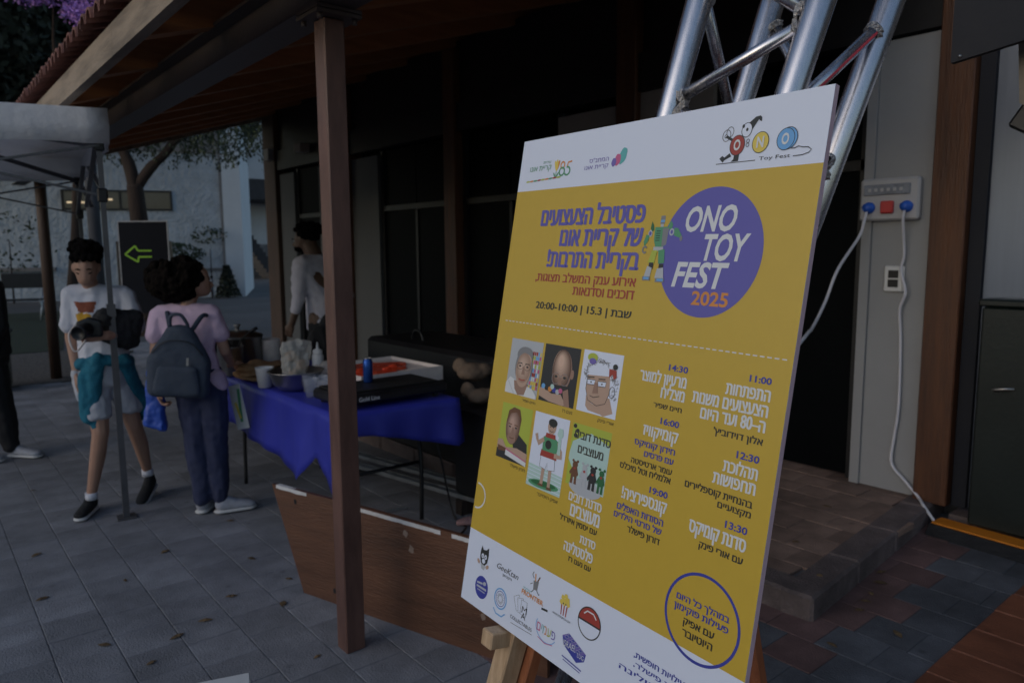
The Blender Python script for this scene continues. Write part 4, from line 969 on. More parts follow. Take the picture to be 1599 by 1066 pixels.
# fallen leaves
LV = [(0.42, 4.37), (0.37, 3.78), (0.5, 3.16), (0.61, 2.9), (0.74, 3.04), (0.87, 3.1), (0.94, 3.98), (1.03, 3.25), (0.7, 3.74), (1.18, 3.03), (1.11, 2.53), (1.3, 3.25), (3.24, 1.40), (3.38, 1.42), (3.05, 1.36), (2.69, 1.3), (2.97, 1.17), (3.15, 1.38), (1.25, 3.6), (.55, 5.6), (1.5, 4.6), (.2, 4.9), (3.5, 1.47), (3.3, 1.8), (3.9, 1.95), (3.02, 1.53), (1.35, 4.2)]
for k, (x, y) in enumerate(LV):
    bm = B(); L_ = rg.uniform(.018, .034); wd = L_*rg.uniform(.35, .55); pts_l = []
    for i in range(7):
        t_ = i/6; ww = wd*math.sin(math.pi*min(1, t_*.93+.04)); zc = .006*math.sin(math.pi*t_)*rg.uniform(.4, 1.3)
        pts_l.append((bm.verts.new((L_*(2*t_-1), -ww, .002+zc*.6)), bm.verts.new((L_*(2*t_-1), 0, .002+zc)), bm.verts.new((L_*(2*t_-1), ww, .002+zc*.6))))
    for p, q in zip(pts_l, pts_l[1:]): bm.faces.new((p[0], p[1], q[1], q[0])); bm.faces.new((p[1], p[2], q[2], q[1]))
    o = fin('fallen_leaf', bm, M['dryleaf']); o.location = (x, y, .102 if (x > 2.8 and y > 1.6+(x-2.78)*.09) or (y > 1.49 and x > 2.8) else .001); o.rotation_euler = (0, 0, rg.uniform(0, 6))
    onp = x > 2.8 and y > 1.6+(x-2.78)*.09
    tag(o, 'small dry brown leaf on the warm pavers of the raised platform' if onp else ('small dry brown leaf on the pavers below the platform kerb' if x > 2 else 'small dry brown leaf on the grey pavers between the people and the steel post'), 'leaf', 'dry leaves on the platform' if onp else ('dry leaves below the kerb' if x > 2 else 'dry leaves on the grey paving'))

# ================================================================ PEOPLE
RZ = R(-39.6)
def hand(w, d, s, n, curl=.35, sc=1.):
    w = Vector(w); d = Vector(d).normalized(); s = Vector(s); s = (s-d*s.dot(d)).normalized(); n = Vector(n); n = (n-d*n.dot(d)-s*n.dot(s)).normalized(); H = []
    H.append([(w, .021*sc), (w+d*.075*sc+s*.03*sc, .013*sc), (w+d*.08*sc-s*.03*sc, .012*sc), (w+d*.03*sc+s*.026*sc, .014*sc), (w+d*.03*sc-s*.02*sc, .014*sc)])
    for k, l in enumerate((.9, 1.05, 1., .8)):
        p = w+d*.082*sc+s*(.030-.0205*k)*sc; a = curl*.6
        for sl_ in (.036, .024, .019):
            q = p+(d*math.cos(a)+n*math.sin(a))*sl_*l*sc; H.append([(p, .0088*sc), (q, .0078*sc)]); p = q; a += curl
    p = w+d*.02*sc+s*.024*sc; q = p+(d*.7+s*.6+n*.3)*.042*sc; r_ = q+(d*.9+s*.15+n*.4)*.03*sc
    H += [[(p, .013*sc), (q, .0105*sc)], [(q, .010*sc), (r_, .0085*sc)]]
    return H
def shoe(parent, p, yaw, m, L_=.26, pitch=0.):
    e = bpy.data.objects.new('shoe', None)
    o = soft('shoe', [[((0, 0, .055), (.042, .05, .04)), ((0, .10, .045), (.044, .05, .03)), ((.004, L_-.09, .036), (.043, .045, .022))], [((0, -.005, .085), (.036, .042, .03)), ((0, .06, .065), (.036, .03, .025))]], m, parent, .007, 2)
    o.location = p; o.rotation_euler = (pitch, 0, yaw)
    s = soft('sole', [[((0, -.01, .016), (.046, .048, .014)), ((0, L_-.09, .016), (.050, .052, .014))]], M['sole'], o, .008, 1)
    return o
def face(parent, c, fwd, m_lip, tilt=-.2, r_=.095, closed=False):
    c = Vector(c); f = Vector(fwd).normalized(); up = Vector((0, 0, 1)); s = f.cross(up).normalized(); up2 = s.cross(f).normalized()
    f2 = (f+up*tilt).normalized(); up2 = s.cross(f2).normalized()
    for k in (-1, 1):
        p = c+f2*r_*.90+s*k*.032+up2*.006
        if closed:
            b = B(); tube(b, [p-s*k*.015-up2*.004, p+f2*.005-up2*.008, p+s*k*.015-up2*.003], [.002, .005, .002], 6); fin('eyelid', b, M['hair'], parent)
        else:
            o = soft('eye', [[(p, (.011, .011, .007))]], M['sole'], parent, .004, 1); o2 = soft('iris', [[(p+f2*.008, .0052)]], M['black'], o, .003, 0)
        b = B(); tube(b, [p+up2*.017-s*k*.014+f2*.004, p+up2*.022+f2*.006, p+up2*.017+s*k*.016+f2*.002], [.0025, .0048, .0025], 6); fin('eyebrow', b, M['hair'], parent)
    p = c+f2*r_*.93-up2*.055; b = B(); tube(b, [p-s*.02-f2*.004, p+f2*.004, p+s*.02-f2*.004], [.002, .0045, .002], 6); fin('mouth', b, m_lip, parent)
MLIP = mat('lips', (.30, .11, .09), .5); MLIPD = mat('lips_dark', (.12, .05, .045), .5)

# ---- boy
boy = empty('person', 'boy in white printed tee and grey shorts, teal sweater round his waist, looking down', 'person', (.885, 4.86, 0), RZ+R(24), 'people at the stall')
hc = Vector((-.055, -.055, 1.47)); fw = Vector((-.10, -.80, -.58)).normalized()
body = [[(hc, (.075, .088, .10)), (hc+fw*.045-Vector((0, 0, .045)), (.05, .05, .045))], [(hc+fw*.095-Vector((0, 0, .018)), .010), (hc+fw*.075+Vector((0, 0, .02)), .009), (hc+fw*.085-Vector((0, 0, .03)), .013)],
 [((-.035, 0, 1.32), .052), (hc-Vector((0, -.02, .06)), .05)], [((-.145, .01, .0+1.30), .05), ((.135, .01, 1.285), .05), ((0, 0, 1.15), (.14, .09, .08))], [((0, 0, 1.15), (.13, .09, .08)), ((.0, 0, .88), (.145, .10, .09))],
 [((-.16, .01, 1.30), .048), ((-.19, .03, 1.06), .036)], [((-.19, .03, 1.06), .036), ((-.165, -.03, .86), .026)],
 [((.16, .0, 1.28), .048), ((.21, -.05, 1.07), .037)], [((.21, -.05, 1.07), .036), ((.05, -.24, 1.08), .027)],
 [((-.06, -.02, .84), .085), ((-.045, -.08, .50), .056)], [((-.045, -.08, .50), .054), ((-.075, -.02, .36), .052), ((-.135, -.01, .12), .033)],
 [((.09, .04, .84), .085), ((.15, .06, .50), .056)], [((.15, .06, .50), .054), ((.18, .14, .36), .052), ((.205, .22, .17), .033)]]
body += [[(hc+Vector((-.078, .0, -.01)), (.010, .018, .028))], [(hc+Vector((.078, .0, -.01)), (.010, .018, .028))]]
body += hand((.04, -.245, 1.08), (-1, -.25, .1), (0, -.3, 1), (0, -1, -.2), .5) + hand((-.163, -.035, .855), (.02, -.1, -1), (0, -1, 0), (1, 0, 0), .3)
soft('body', body, M['skin'], boy, .0065, 3)
face(boy, hc, (-.10, -.9, 0), MLIP, -.55, .090, True)
hr = [[(hc+Vector((0, .025, .050)), (.094, .098, .092))], [(hc+Vector((0, -.045, .062)), (.072, .045, .042))], [(hc+Vector((0, .05, -.01)), (.082, .05, .06))]]
rg = random.Random(8)
for k in range(110):
    d = Vector((rg.gauss(0, 1), rg.gauss(0, 1), rg.gauss(.5, .9))).normalized()
    if d.z < -.35 or (d.y < -.15 and d.z < .3) or abs(d.x) > .86: continue
    hr.append([(hc+Vector((d.x*.108, .012+d.y*.108, .048+d.z*.088)), rg.uniform(.016, .030))])
for k in range(9): hr.append([(hc+Vector((-.07+.0175*k, -.095+abs(k-4)*.006, .048+.03*noise.noise(Vector((k*1.7, 0, 0))))), rg.uniform(.014, .024))])
soft('hair', hr, M['hair'], boy, .007, 1, .008, 40)
tee = soft('t_shirt', [[((-.15, .01, 1.305), .062), ((.145, .01, 1.29), .062), ((-.03, .0, 1.335), (.07, .065, .035))], [((-.13, .01, 1.28), .07), ((.125, .01, 1.27), .07), ((.0, 0, 1.1), (.155, .108, .08))], [((0, 0, 1.1), (.155, .108, .08)), ((.0, 0, .90), (.165, .115, .07))],
 [((-.16, .01, 1.30), .062), ((-.195, .025, 1.13), .058)], [((.16, 0, 1.285), .062), ((.215, -.04, 1.12), .064)]], M['tee'], boy, .008, 3, .013, 9)
tee.data.materials.append(mat('brown_print', (.26, .07, .035), .8)); tee.data.materials.append(mat('yellow_print', (.55, .30, .02), .8))
for p in tee.data.polygons:
    c = p.center
    if p.normal.y < -.3:
        if 1.205 < c.z < 1.265 and -.145+(1.265-c.z)*.5 < c.x < -.01-(1.265-c.z)*.3: p.material_index = 1
        elif 1.09 < c.z < 1.20 and -.125 < c.x+ (c.z-1.1)*.15 < -.035: p.material_index = 2
soft('shorts', [[((0, 0, .93), (.15, .105, .05)), ((0, .0, .80), (.165, .12, .06))], [((-.075, -.02, .82), (.10, .105, .06)), ((-.05, -.065, .60), (.095, .095, .03))], [((.085, .03, .82), (.10, .10, .06)), ((.135, .05, .60), (.09, .09, .03))], [((-.17, -.02, .84), (.03, .05, .05)), ((-.155, -.03, .72), (.03, .05, .05))]], M['shorts'], boy, .009, 2, .013, 11)
soft('sweater', [[((-.15, -.02, .90), (.03, .10, .035)), ((.0, -.10, .93), (.05, .05, .035))], [((.16, -.02, .90), (.03, .10, .035)), ((.0, -.10, .93), (.05, .05, .035))], [((-.02, -.13, .94), (.045, .04, .035)), ((-.09, -.12, .80), (.07, .03, .08)), ((-.10, -.11, .62), (.055, .03, .06))], [((-.09, -.11, .70), (.055, .03, .08)), ((-.055, -.10, .52), (.03, .025, .03))],
  [((.12, -.04, .92), (.05, .08, .04)), ((.17, .05, .75), (.045, .10, .08)), ((.25, .12, .54), (.05, .06, .04))], [((.0, .10, .92), (.15, .03, .05)), ((.1, .12, .72), (.13, .03, .08)), ((.2, .13, .54), (.08, .03, .03))]], M['teal'], boy, .009, 2, .012, 15)
for p, yw, pt_, nm in (((-.145, .03, 0), R(165), 0, 0), ((.225, .25, .03), R(162), R(-16), 0)):
    shoe(boy, p, yw, M['blackshoe'], .27, pt_)
for p in ((-.137, -.01, .115), (.207, .225, .16)):
    b = B(); tube(b, [(p[0], p[1], p[2]-.03), (p[0], p[1], p[2]+.012)], .040, 12); fin('sock', b, M['tee'], boy)
def on_person(name, label, cat, par, off):
    a_ = par.rotation_euler.z; c, s = math.cos(a_), math.sin(a_); b0 = par.location
    return empty(name, label, cat, (b0.x+off[0]*c-off[1]*s, b0.y+off[0]*s+off[1]*c, off[2]), a_)
boy.scale = (.86, .92, 1)
cm = on_person('camera', 'black camera with a big lens held against the chest of the boy', 'camera', boy, (-.03, -.28, 1.13))
soft('camera_body', [[((-.05, 0, -.035), .015), ((.05, 0, -.035), .015), ((-.05, 0, .03), .015), ((.05, 0, .03), .015), ((0, 0, .05), .015)]], M['black'], cm, .006, 1)
bm = B(); lathe(bm, [(.036, 0), (.036, .05), (.040, .055), (.040, .09), (.034, .09), (.030, .075), (.0001, .072)], 20); o = fin('lens', bm, M['black'], cm); o.rotation_euler = (R(100), 0, R(-25)); o.location = (-.01, -.015, 0)
bm = B(); tube(bm, smoothpath([(-.06, 0, .03), (-.10, -.02, -.03), (-.075, -.03, -.12), (-.02, -.03, -.06)]), .005, 6); fin('strap', bm, M['paper'], cm)
jk = on_person('jacket', 'dark folded jacket carried over the forearm of the boy', 'jacket', boy, (.10, -.155, 1.12))
soft('jacket_fold', [[((-.07, -.01, .06), (.06, .05, .05)), ((.06, .03, .05), (.07, .06, .05)), ((.05, .03, -.10), (.06, .05, .04)), ((-.05, 0, -.05), (.05, .04, .04))]], M['blackcloth'], jk, .01, 2, .014, 18)

# ---- woman
wo = empty('person', 'curly haired woman in pink tee and jeans wearing a backpack at the food table', 'person', (1.32, 4.39, 0), RZ+R(10), 'people at the stall')
hc = Vector((-.035, .02, 1.385)); fw = Vector((.85, .35, -.15)).normalized()
body = [[(hc, (.088, .075, .10)), (hc+fw*.045-Vector((0, 0, .05)), (.045, .045, .04))], [(hc+fw*.103-Vector((0, 0, .018)), .009), (hc+fw*.08+Vector((0, 0, .02)), .009)], [((-.085, 0, 1.24), .045), (hc-Vector((.02, 0, .06)), .045)],
 [((-.24, 0, 1.19), .045), ((.055, 0, 1.19), .045), ((-.09, 0, 1.05), (.13, .09, .08))], [((-.09, 0, 1.05), (.12, .09, .08)), ((-.04, 0, .82), (.15, .11, .09))],
 [((.065, 0, 1.18), .044), ((.115, .03, .97), .034)], [((.115, .03, .97), .034), ((.115, .20, .87), .025)], [((-.255, 0, 1.18), .044), ((-.285, -.02, .96), .034)], [((-.285, -.02, .96), .033), ((-.262, -.06, .80), .025)],
 [((-.085, 0, .78), .08), ((-.07, 0, .44), .052), ((-.065, .0, .10), .033)], [((.02, 0, .78), .08), ((.035, 0, .44), .052), ((.045, 0, .10), .033)]]
body += hand((.115, .21, .87), (.2, 1, -.1), (-1, 0, 0), (0, 0, -1), .5)+hand((-.262, -.062, .80), (.05, -.05, -1), (0, -1, 0), (1, 0, 0), .8)
soft('body', body, M['skin'], wo, .0065, 3)
face(wo, hc, (.9, .3, 0), MLIP, -.12, .098)
hr = []
for k in range(230):
    d = Vector((rg.gauss(0, 1), rg.gauss(0, 1), rg.gauss(.1, 1))).normalized()
    if d.x > .55 and d.z < .55: continue
    q = Vector((-.130+d.x*.178, .0+d.y*.155, 1.395+d.z*.112)); hr.append([(q, rg.uniform(.014, .028))])
hr.append([((-.125, 0, 1.40), (.16, .13, .10))]); hr.append([((-.15, -.01, 1.33), (.135, .10, .075))])
soft('hair', hr, M['hair2'], wo, .008, 1, .010, 45)
soft('t_shirt', [[((-.235, 0, 1.19), .058), ((.05, 0, 1.19), .058), ((-.09, 0, 1.23), (.07, .055, .03))], [((-.215, 0, 1.17), .065), ((.03, 0, 1.17), .065), ((-.08, 0, .98), (.14, .105, .08))], [((-.08, 0, .98), (.14, .105, .08)), ((-.05, -.0, .80), (.165, .12, .05))],
 [((.065, 0, 1.18), .056), ((.10, .01, 1.08), .060)], [((-.255, 0, 1.18), .056), ((-.28, -.01, 1.08), .058)], [((.02, -.02, .84), (.10, .10, .04)), ((.09, -.01, .77), (.045, .07, .03))]], M['teepink'], wo, .008, 3, .012, 9)
soft('jeans', [[((-.04, 0, .86), (.145, .11, .05)), ((-.035, 0, .75), (.165, .13, .07))], [((-.095, 0, .76), .095), ((-.075, .0, .44), .066), ((-.068, 0, .10), .052)], [((.03, 0, .76), .095), ((.04, 0, .44), .066), ((.045, 0, .10), .052)]], M['denim'], wo, .009, 2, .011, 13)
shoe(wo, (-.075, .03, 0), R(-12), M['shoe'], .25); shoe(wo, (.055, .0, 0), R(-72), M['shoe'], .25)
wo.scale = (.92, .95, 1)
bp_ = on_person('backpack', 'dark blue backpack worn on the back of the curly haired woman', 'backpack', wo, (-.11, -.19, .735))
soft('bag_body', [[((-.125, 0, .06), (.05, .055, .05)), ((.125, 0, .06), (.05, .055, .05)), ((-.135, 0, .24), (.045, .05, .05)), ((.135, 0, .24), (.045, .05, .05)), ((0, 0, .44), (.085, .045, .045))]], M['navycloth'], bp_, .008, 3, .004, 14)
soft('front_pocket', [[((-.09, -.06, .07), (.04, .02, .04)), ((.10, -.06, .07), (.04, .02, .04)), ((-.07, -.06, .20), (.04, .018, .03)), ((.08, -.06, .20), (.04, .018, .03))]], M['navycloth'], bp_, .007, 2, .003, 14)
bm = B(); tube(bm, smoothpath([(-.055, -.01, .47), (-.05, -.015, .535), (.0, -.02, .55), (.035, -.01, .50), (.04, 0, .47)]), .011, 8); fin('handle', bm, M['navycloth'], bp_)
bm = B(); tube(bm, smoothpath([(-.14, -.045, .30), (-.08, -.055, .37), (.0, -.058, .39), (.08, -.055, .37), (.14, -.045, .30)]), .0035, 6); fin('zip', bm, M['black'], bp_)
bm = B(); bxx(bm, .058, .070, -.083, -.078, .235, .285); fin('zip_puller', bm, M['steel'], bp_); bp_.scale = (.94, .95, .86); bp_.rotation_euler.y = R(5)
for s_ in (-1, 1):
    bm = B(); tube(bm, smoothpath([(s_*.06, .02, .45), (s_*.10, .10, .54), (s_*.12, .20, .50), (s_*.13, .30, .36), (s_*.135, .25, .2), (s_*.14, .04, .1)]), .014, 8); fin('shoulder_strap', bm, M['navycloth'], bp_)
hb = on_person('carrier_bag', 'bright blue carrier bag hanging from the left hand of the woman', 'bag', wo, (-.265, -.06, .55))
soft('bag_skin', [[((-.045, 0, .03), (.02, .05, .02)), ((.035, 0, .0), (.02, .05, .02)), ((-.02, 0, .36), (.012, .02, .02)), ((.015, 0, .36), (.012, .02, .02))]], M['bluebag'], hb, .007, 2, .010, 20)

# ---- man behind the table
mn = empty('person', 'bearded man in a pale long shirt behind the food table, seen from the side', 'person', (3.06, 6.73, .0), RZ+R(-12), 'people at the stall')
k_ = -.1
hc = Vector((-.045, 0, 1.66)); fw = Vector((-.9, -.15, -.35)).normalized()
body = [[(hc, (.098, .080, .115)), (hc+fw*.05-Vector((0, 0, .06)), (.05, .05, .045))], [(hc+fw*.118-Vector((0, 0, .02)), .011), (hc+fw*.09+Vector((0, 0, .02)), .01)], [((.05, 0, 1.46), .075), (hc-Vector((-.03, 0, .06)), .072)],
 [((.0, -.17, 1.40), .06), ((.16, .17, 1.40), .06), ((.08, 0, 1.2), (.14, .15, .1))], [((.08, 0, 1.2), (.13, .15, .1)), ((.1, 0, .92), (.13, .15, .1))], [((.0, -.19, 1.39), .055), ((-.02, -.2, 1.10), .042)], [((-.02, -.2, 1.10), .042), ((-.10, -.2, .86), .03)], [((.16, .19, 1.39), .055), ((.22, .24, 1.10), .042)], [((.22, .24, 1.10), .042), ((.20, .24, .88), .03)],
 [((.1, -.08, .90), .10), ((.1, -.09, .48), .065), ((.12, -.09, .10), .04)], [((.1, .09, .90), .10), ((.08, .1, .48), .065), ((.06, .1, .10), .04)]]
body += hand((-.10, -.2, .86), (-.4, 0, -1), (-1, 0, .4), (0, 1, 0), .5)+hand((.20, .24, .87), (0, 0, -1), (-1, 0, 0), (0, -1, 0), .4)
soft('body', body, M['skindark'], mn, .008, 3)
face(mn, hc, (-.95, -.15, 0), MLIPD, -.3, .108)
hr = [[(hc+Vector((.03, 0, .045)), (.108, .098, .092))], [(hc+fw*.055-Vector((0, 0, .075)), (.055, .052, .038))]]
for k in range(60):
    d = Vector((rg.gauss(0, 1), rg.gauss(0, 1), rg.gauss(.6, .8))).normalized()
    if d.z < 0: continue
    hr.append([(hc+Vector((.035+d.x*.12, d.y*.11, .05+d.z*.10)), rg.uniform(.016, .030))])
soft('hair', hr, M['hair'], mn, .008, 1, .008, 40)
soft('shirt', [[((.0, -.16, 1.42), .078), ((.15, .16, 1.42), .078), ((.06, 0, 1.49), (.085, .085, .035))], [((.0, -.15, 1.38), .08), ((.15, .15, 1.38), .08), ((.10, 0, 1.1), (.155, .165, .1))], [((.10, 0, 1.1), (.155, .165, .1)), ((.12, 0, .80), (.17, .17, .05))], [((.0, -.19, 1.39), .068), ((-.025, -.205, 1.10), .058), ((-.055, -.205, .99), .05)], [((-.02, -.205, 1.12), .055), ((-.06, -.2, .98), .05)], [((.16, .19, 1.39), .068), ((.22, .24, 1.10), .058), ((.2, .24, .98), .05)]], M['shirt'], mn, .01, 3, .016, 8)
soft('trousers', [[((.1, 0, .92), (.14, .15, .06)), ((.1, 0, .80), (.15, .16, .06))], [((.1, -.08, .82), .11), ((.1, -.09, .48), .085), ((.12, -.09, .10), .07)], [((.1, .09, .82), .11), ((.08, .1, .48), .085), ((.06, .1, .10), .07)]], M['blackcloth'], mn, .012, 3, .008, 10)
mn.scale = (1.1, 1.1, 1.0)
shoe(mn, (.14, -.09, 0), R(85), M['blackshoe'], .28); shoe(mn, (.08, .1, 0), R(85), M['blackshoe'], .28)

# ---- person cut by the left edge
lp = empty('person', 'person in black clothes and grey trainers cut off by the left edge of the photo', 'person', (.49, 6.70, 0), RZ, 'people at the stall')
ox = -.06
hc = Vector((ox-.03, 0, 1.56)); fw = Vector((.8, -.4, -.1)).normalized()
body = [[(hc, (.09, .08, .11)), (hc+fw*.045-Vector((0, 0, .05)), (.045, .045, .045))], [(hc+fw*.105-Vector((0, 0, .018)), .01)], [((ox-.05, 0, 1.36), .055), (hc-Vector((0, 0, .06)), .05)], [((ox-.15, 0, 1.28), .055), ((ox+.10, 0, 1.28), .055), ((ox, 0, .9), (.14, .1, .09))],
 [((ox+.12, -.04, 1.28), .05), ((ox+.15, -.07, 1.02), .04)], [((ox+.15, -.07, 1.02), .038), ((ox+.11, -.15, .78), .028)], [((ox-.18, 0, 1.28), .05), ((ox-.22, 0, 1.0), .04), ((ox-.2, -.05, .78), .03)],
 [((ox-.04, 0, .84), .09), ((ox+.03, -.03, .45), .06), ((ox+.13, -.02, .1), .036)], [((ox-.1, 0, .84), .09), ((ox-.09, 0, .45), .06), ((ox-.08, -.05, .1), .036)]]
body += hand((ox+.11, -.15, .78), (-.1, -.15, -1), (0, -1, 0), (-1, 0, 0), .6)
soft('body', body, M['skin'], lp, .0075, 3)
face(lp, hc, (.85, -.4, 0), MLIP, -.1, .1)
soft('hair', [[(hc+Vector((-.02, .01, .04)), (.097, .092, .09))]], M['hair'], lp, .009, 1, .01, 40)
soft('hoodie', [[((ox-.15, 0, 1.30), .075), ((ox+.11, -.01, 1.29), .075), ((ox, 0, 1.0), (.19, .13, .1))], [((ox, 0, 1.0), (.19, .13, .1)), ((ox, 0, .80), (.18, .14, .06))], [((ox+.13, -.04, 1.28), .075), ((ox+.165, -.07, 1.02), .068)], [((ox+.165, -.07, 1.02), .066), ((ox+.12, -.14, .82), .048)], [((ox-.18, 0, 1.28), .07), ((ox-.23, 0, 1.0), .06), ((ox-.2, -.05, .82), .045)]], M['blackcloth'], lp, .01, 3, .012, 10)
soft('trousers', [[((ox, 0, .84), (.16, .12, .07)), ((ox, 0, .74), (.16, .13, .07))], [((ox+.03, 0, .76), .11), ((ox+.06, -.03, .42), .085), ((ox+.14, -.02, .10), .065)], [((ox-.08, 0, .76), .10), ((ox-.08, -.02, .42), .08), ((ox-.07, -.05, .10), .065)]], M['blackcloth'], lp, .01, 3, .010, 10)
shoe(lp, (ox+.15, .0, 0), R(-98), M['shoe'], .27); shoe(lp, (ox-.06, -.13, 0), R(-95), M['shoe'], .27)

# ================================================================ ALUMINIUM TRUSS (leans behind the poster)
tt = Vector((-.021, -.341, .940)).normalized()
CH = [Vector((1.192, .874, 2.042)), Vector((1.432, .885, 2.040)), Vector((1.441, .660, 1.958)), Vector((1.202, .649, 1.960))]
CH = [c-tt*((c.z-1.0)/tt.z) for c in CH]     # points at z = 1
tr = empty('lighting_truss', 'square aluminium truss leaning behind the poster', 'truss', (1.36, 1.49, 0))
zlo = .10
ends = []
for c in CH:
    d0 = (zlo-c.z)/tt.z; a = c+tt*d0; b_ = a+tt*2.5; ends.append((a, b_))
    bm = B(); tube(bm, [a, a.lerp(b_, .5), b_], .025, 24); wp(fin('chord', bm, M['alu']), tr)
def weld(p, d):
    bm = B(); n = 14; r0 = .0125; z = d.normalized(); x = z.cross(Vector((0, 0, 1))).normalized(); y = z.cross(x)
    Lr = []
    for (rr, h_) in ((.0165, 0), (.019, .004), (.0165, .008), (.0128, .012)):
        Lr.append([bm.verts.new(p+z*h_+(x*math.cos(a)+y*math.sin(a))*rr*(1+.10*math.sin(a*5+h_*900))) for a in [6.283*k/n for k in range(n)]])
    for A, D in zip(Lr, Lr[1:]):
        for i in range(n): bm.faces.new((A[i], A[(i+1) % n], D[(i+1) % n], D[i]))
    for f in bm.faces: f.smooth = True
    return wp(fin('weld', bm, M['weld']), tr)
# braces: zig-zag on each face, brace nodes fitted to the photograph
def brace(i, j, s0, s1):
    """s = distance along the chord from z=1"""
    a = CH[i]+tt*s0; b_ = CH[j]+tt*s1; d = (b_-a).normalized(); a2 = a+d*.018; b2 = b_-d*.018
    bm = B(); tube(bm, [a2, b2], .0115, 14); wp(fin('brace', bm, M['alu']), tr); weld(a+d*.024, d); weld(b_-d*.024, -d)
for k in range(-6, 5):
    o_ = .265*k
    for (i, j, s0, s1, s2) in ((0, 3, .885, .985, 1.15), (1, 0, .86, 1.09, 1.125), (2, 1, .80, 1.09, 1.065), (3, 2, .82, 1.02, 1.085)):
        if k in (-6,) and s0+o_ < -.7: continue
        brace(i, j, s0+o_, s1+o_)
        if k != 0 or (i, j) == (0, 3): brace(j, i, s1+o_, s2+o_)
# thin red strip standing in for a red reflection on the right-hand brace
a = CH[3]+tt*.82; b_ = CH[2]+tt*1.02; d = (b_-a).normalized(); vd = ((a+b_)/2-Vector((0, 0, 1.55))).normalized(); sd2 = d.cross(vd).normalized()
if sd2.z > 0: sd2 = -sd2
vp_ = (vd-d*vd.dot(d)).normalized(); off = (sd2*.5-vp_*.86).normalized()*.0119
bm = B(); bar(bm, a+d*.05+off, b_-d*.035+off, .0042, .0012, up=tuple(off)); wp(fin('red_glint', bm, mat('red_glint', (.85, .10, .13), .3, var=.1, bump=0)), tr)
# end frame on the ground
for i, j in ((0, 1), (1, 2), (2, 3), (3, 0)):
    bm = B(); tube(bm, [CH[i]+tt*((.16-1)/tt.z), CH[j]+tt*((.16-1)/tt.z)], .016, 10); wp(fin('end_bar', bm, M['alu']), tr)
bm = B(); bxx(bm, -.28, .28, -.30, .20, .0, .012)
for (a, b_) in ends: tube(bm, [(a.x-1.36, a.y-1.49, .012), (a.x-1.36, a.y-1.49, a.z+.01)], .024, 12)
fin('base_plate', bm, M['rail'], tr)

# ================================================================ EASEL
uV = Vector((-.066, -.998, -.008)).normalized(); vV = Vector((-.174, .023, -.984)); vV = (vV-uV*vV.dot(uV)).normalized(); nV = uV.cross(-vV).normalized()
TL = Vector((1.063, 1.238, 1.778)); BW, BH, BT = .7151, 1.0, .010
def bp(u, v, n=0): return TL+uV*u+vV*v+nV*n
es = empty('wooden_easel', 'wooden easel with a light front leg and ledge peg carrying the festival poster', 'easel', (.95, .95, 0))
leg = -BT-.024
def toground(u0, v0, u1, v1):
    a = bp(u0, v0, leg); b_ = bp(u1, v1, leg); t_ = a.z/(a.z-b_.z); return a, a+(b_-a)*t_
a1, g1 = toground(.345, .03, .163, 1.0)
bm = B(); bar(bm, a1, g1, .045, .045, up=tuple(nV), bev=.003); wp(fin('leg', bm, M['beech']), es)
bm = B(); rv_ = nV*-.040+uV*.020; bar(bm, a1+rv_, g1+rv_, .040, .030, up=tuple(nV), bev=.003); wp(fin('leg_brace', bm, M['reddishwood']), es)
a2, g2 = toground(.385, .03, .70, 1.0)
bm = B(); bar(bm, a2, g2, .045, .045, up=tuple(nV), bev=.003); wp(fin('leg', bm, M['reddishwood']), es)
a3 = bp(.365, .06, leg-.05); g3 = Vector((1.62, .88, 0))
bm = B(); bar(bm, a3, g3, .04, .03, bev=.003); wp(fin('leg', bm, M['reddishwood']), es)
bm = B(); bar(bm, bp(.30, .60, leg-.03), bp(.52, .60, leg-.03), .04, .02, up=tuple(nV)); wp(fin('crossbar', bm, M['beech']), es)
for u in (.157, .655):
    bm = B(); bar(bm, bp(u, BH+.021, -.06), bp(u, BH+.021, .036), .036, .034, up=(0, 0, 1), bev=.003); wp(fin('peg', bm, M['beech']), es)

# ================================================================ POSTER
po = empty('festival_poster', 'white and yellow festival poster board with blue disc, portraits and Hebrew timetable on an easel', 'poster')
po.matrix_world = Matrix(((uV.x, -vV.x, nV.x, 0), (uV.y, -vV.y, nV.y, 0), (uV.z, -vV.z, nV.z, 0), (0, 0, 0, 1)))
po.location = bp(0, BH)
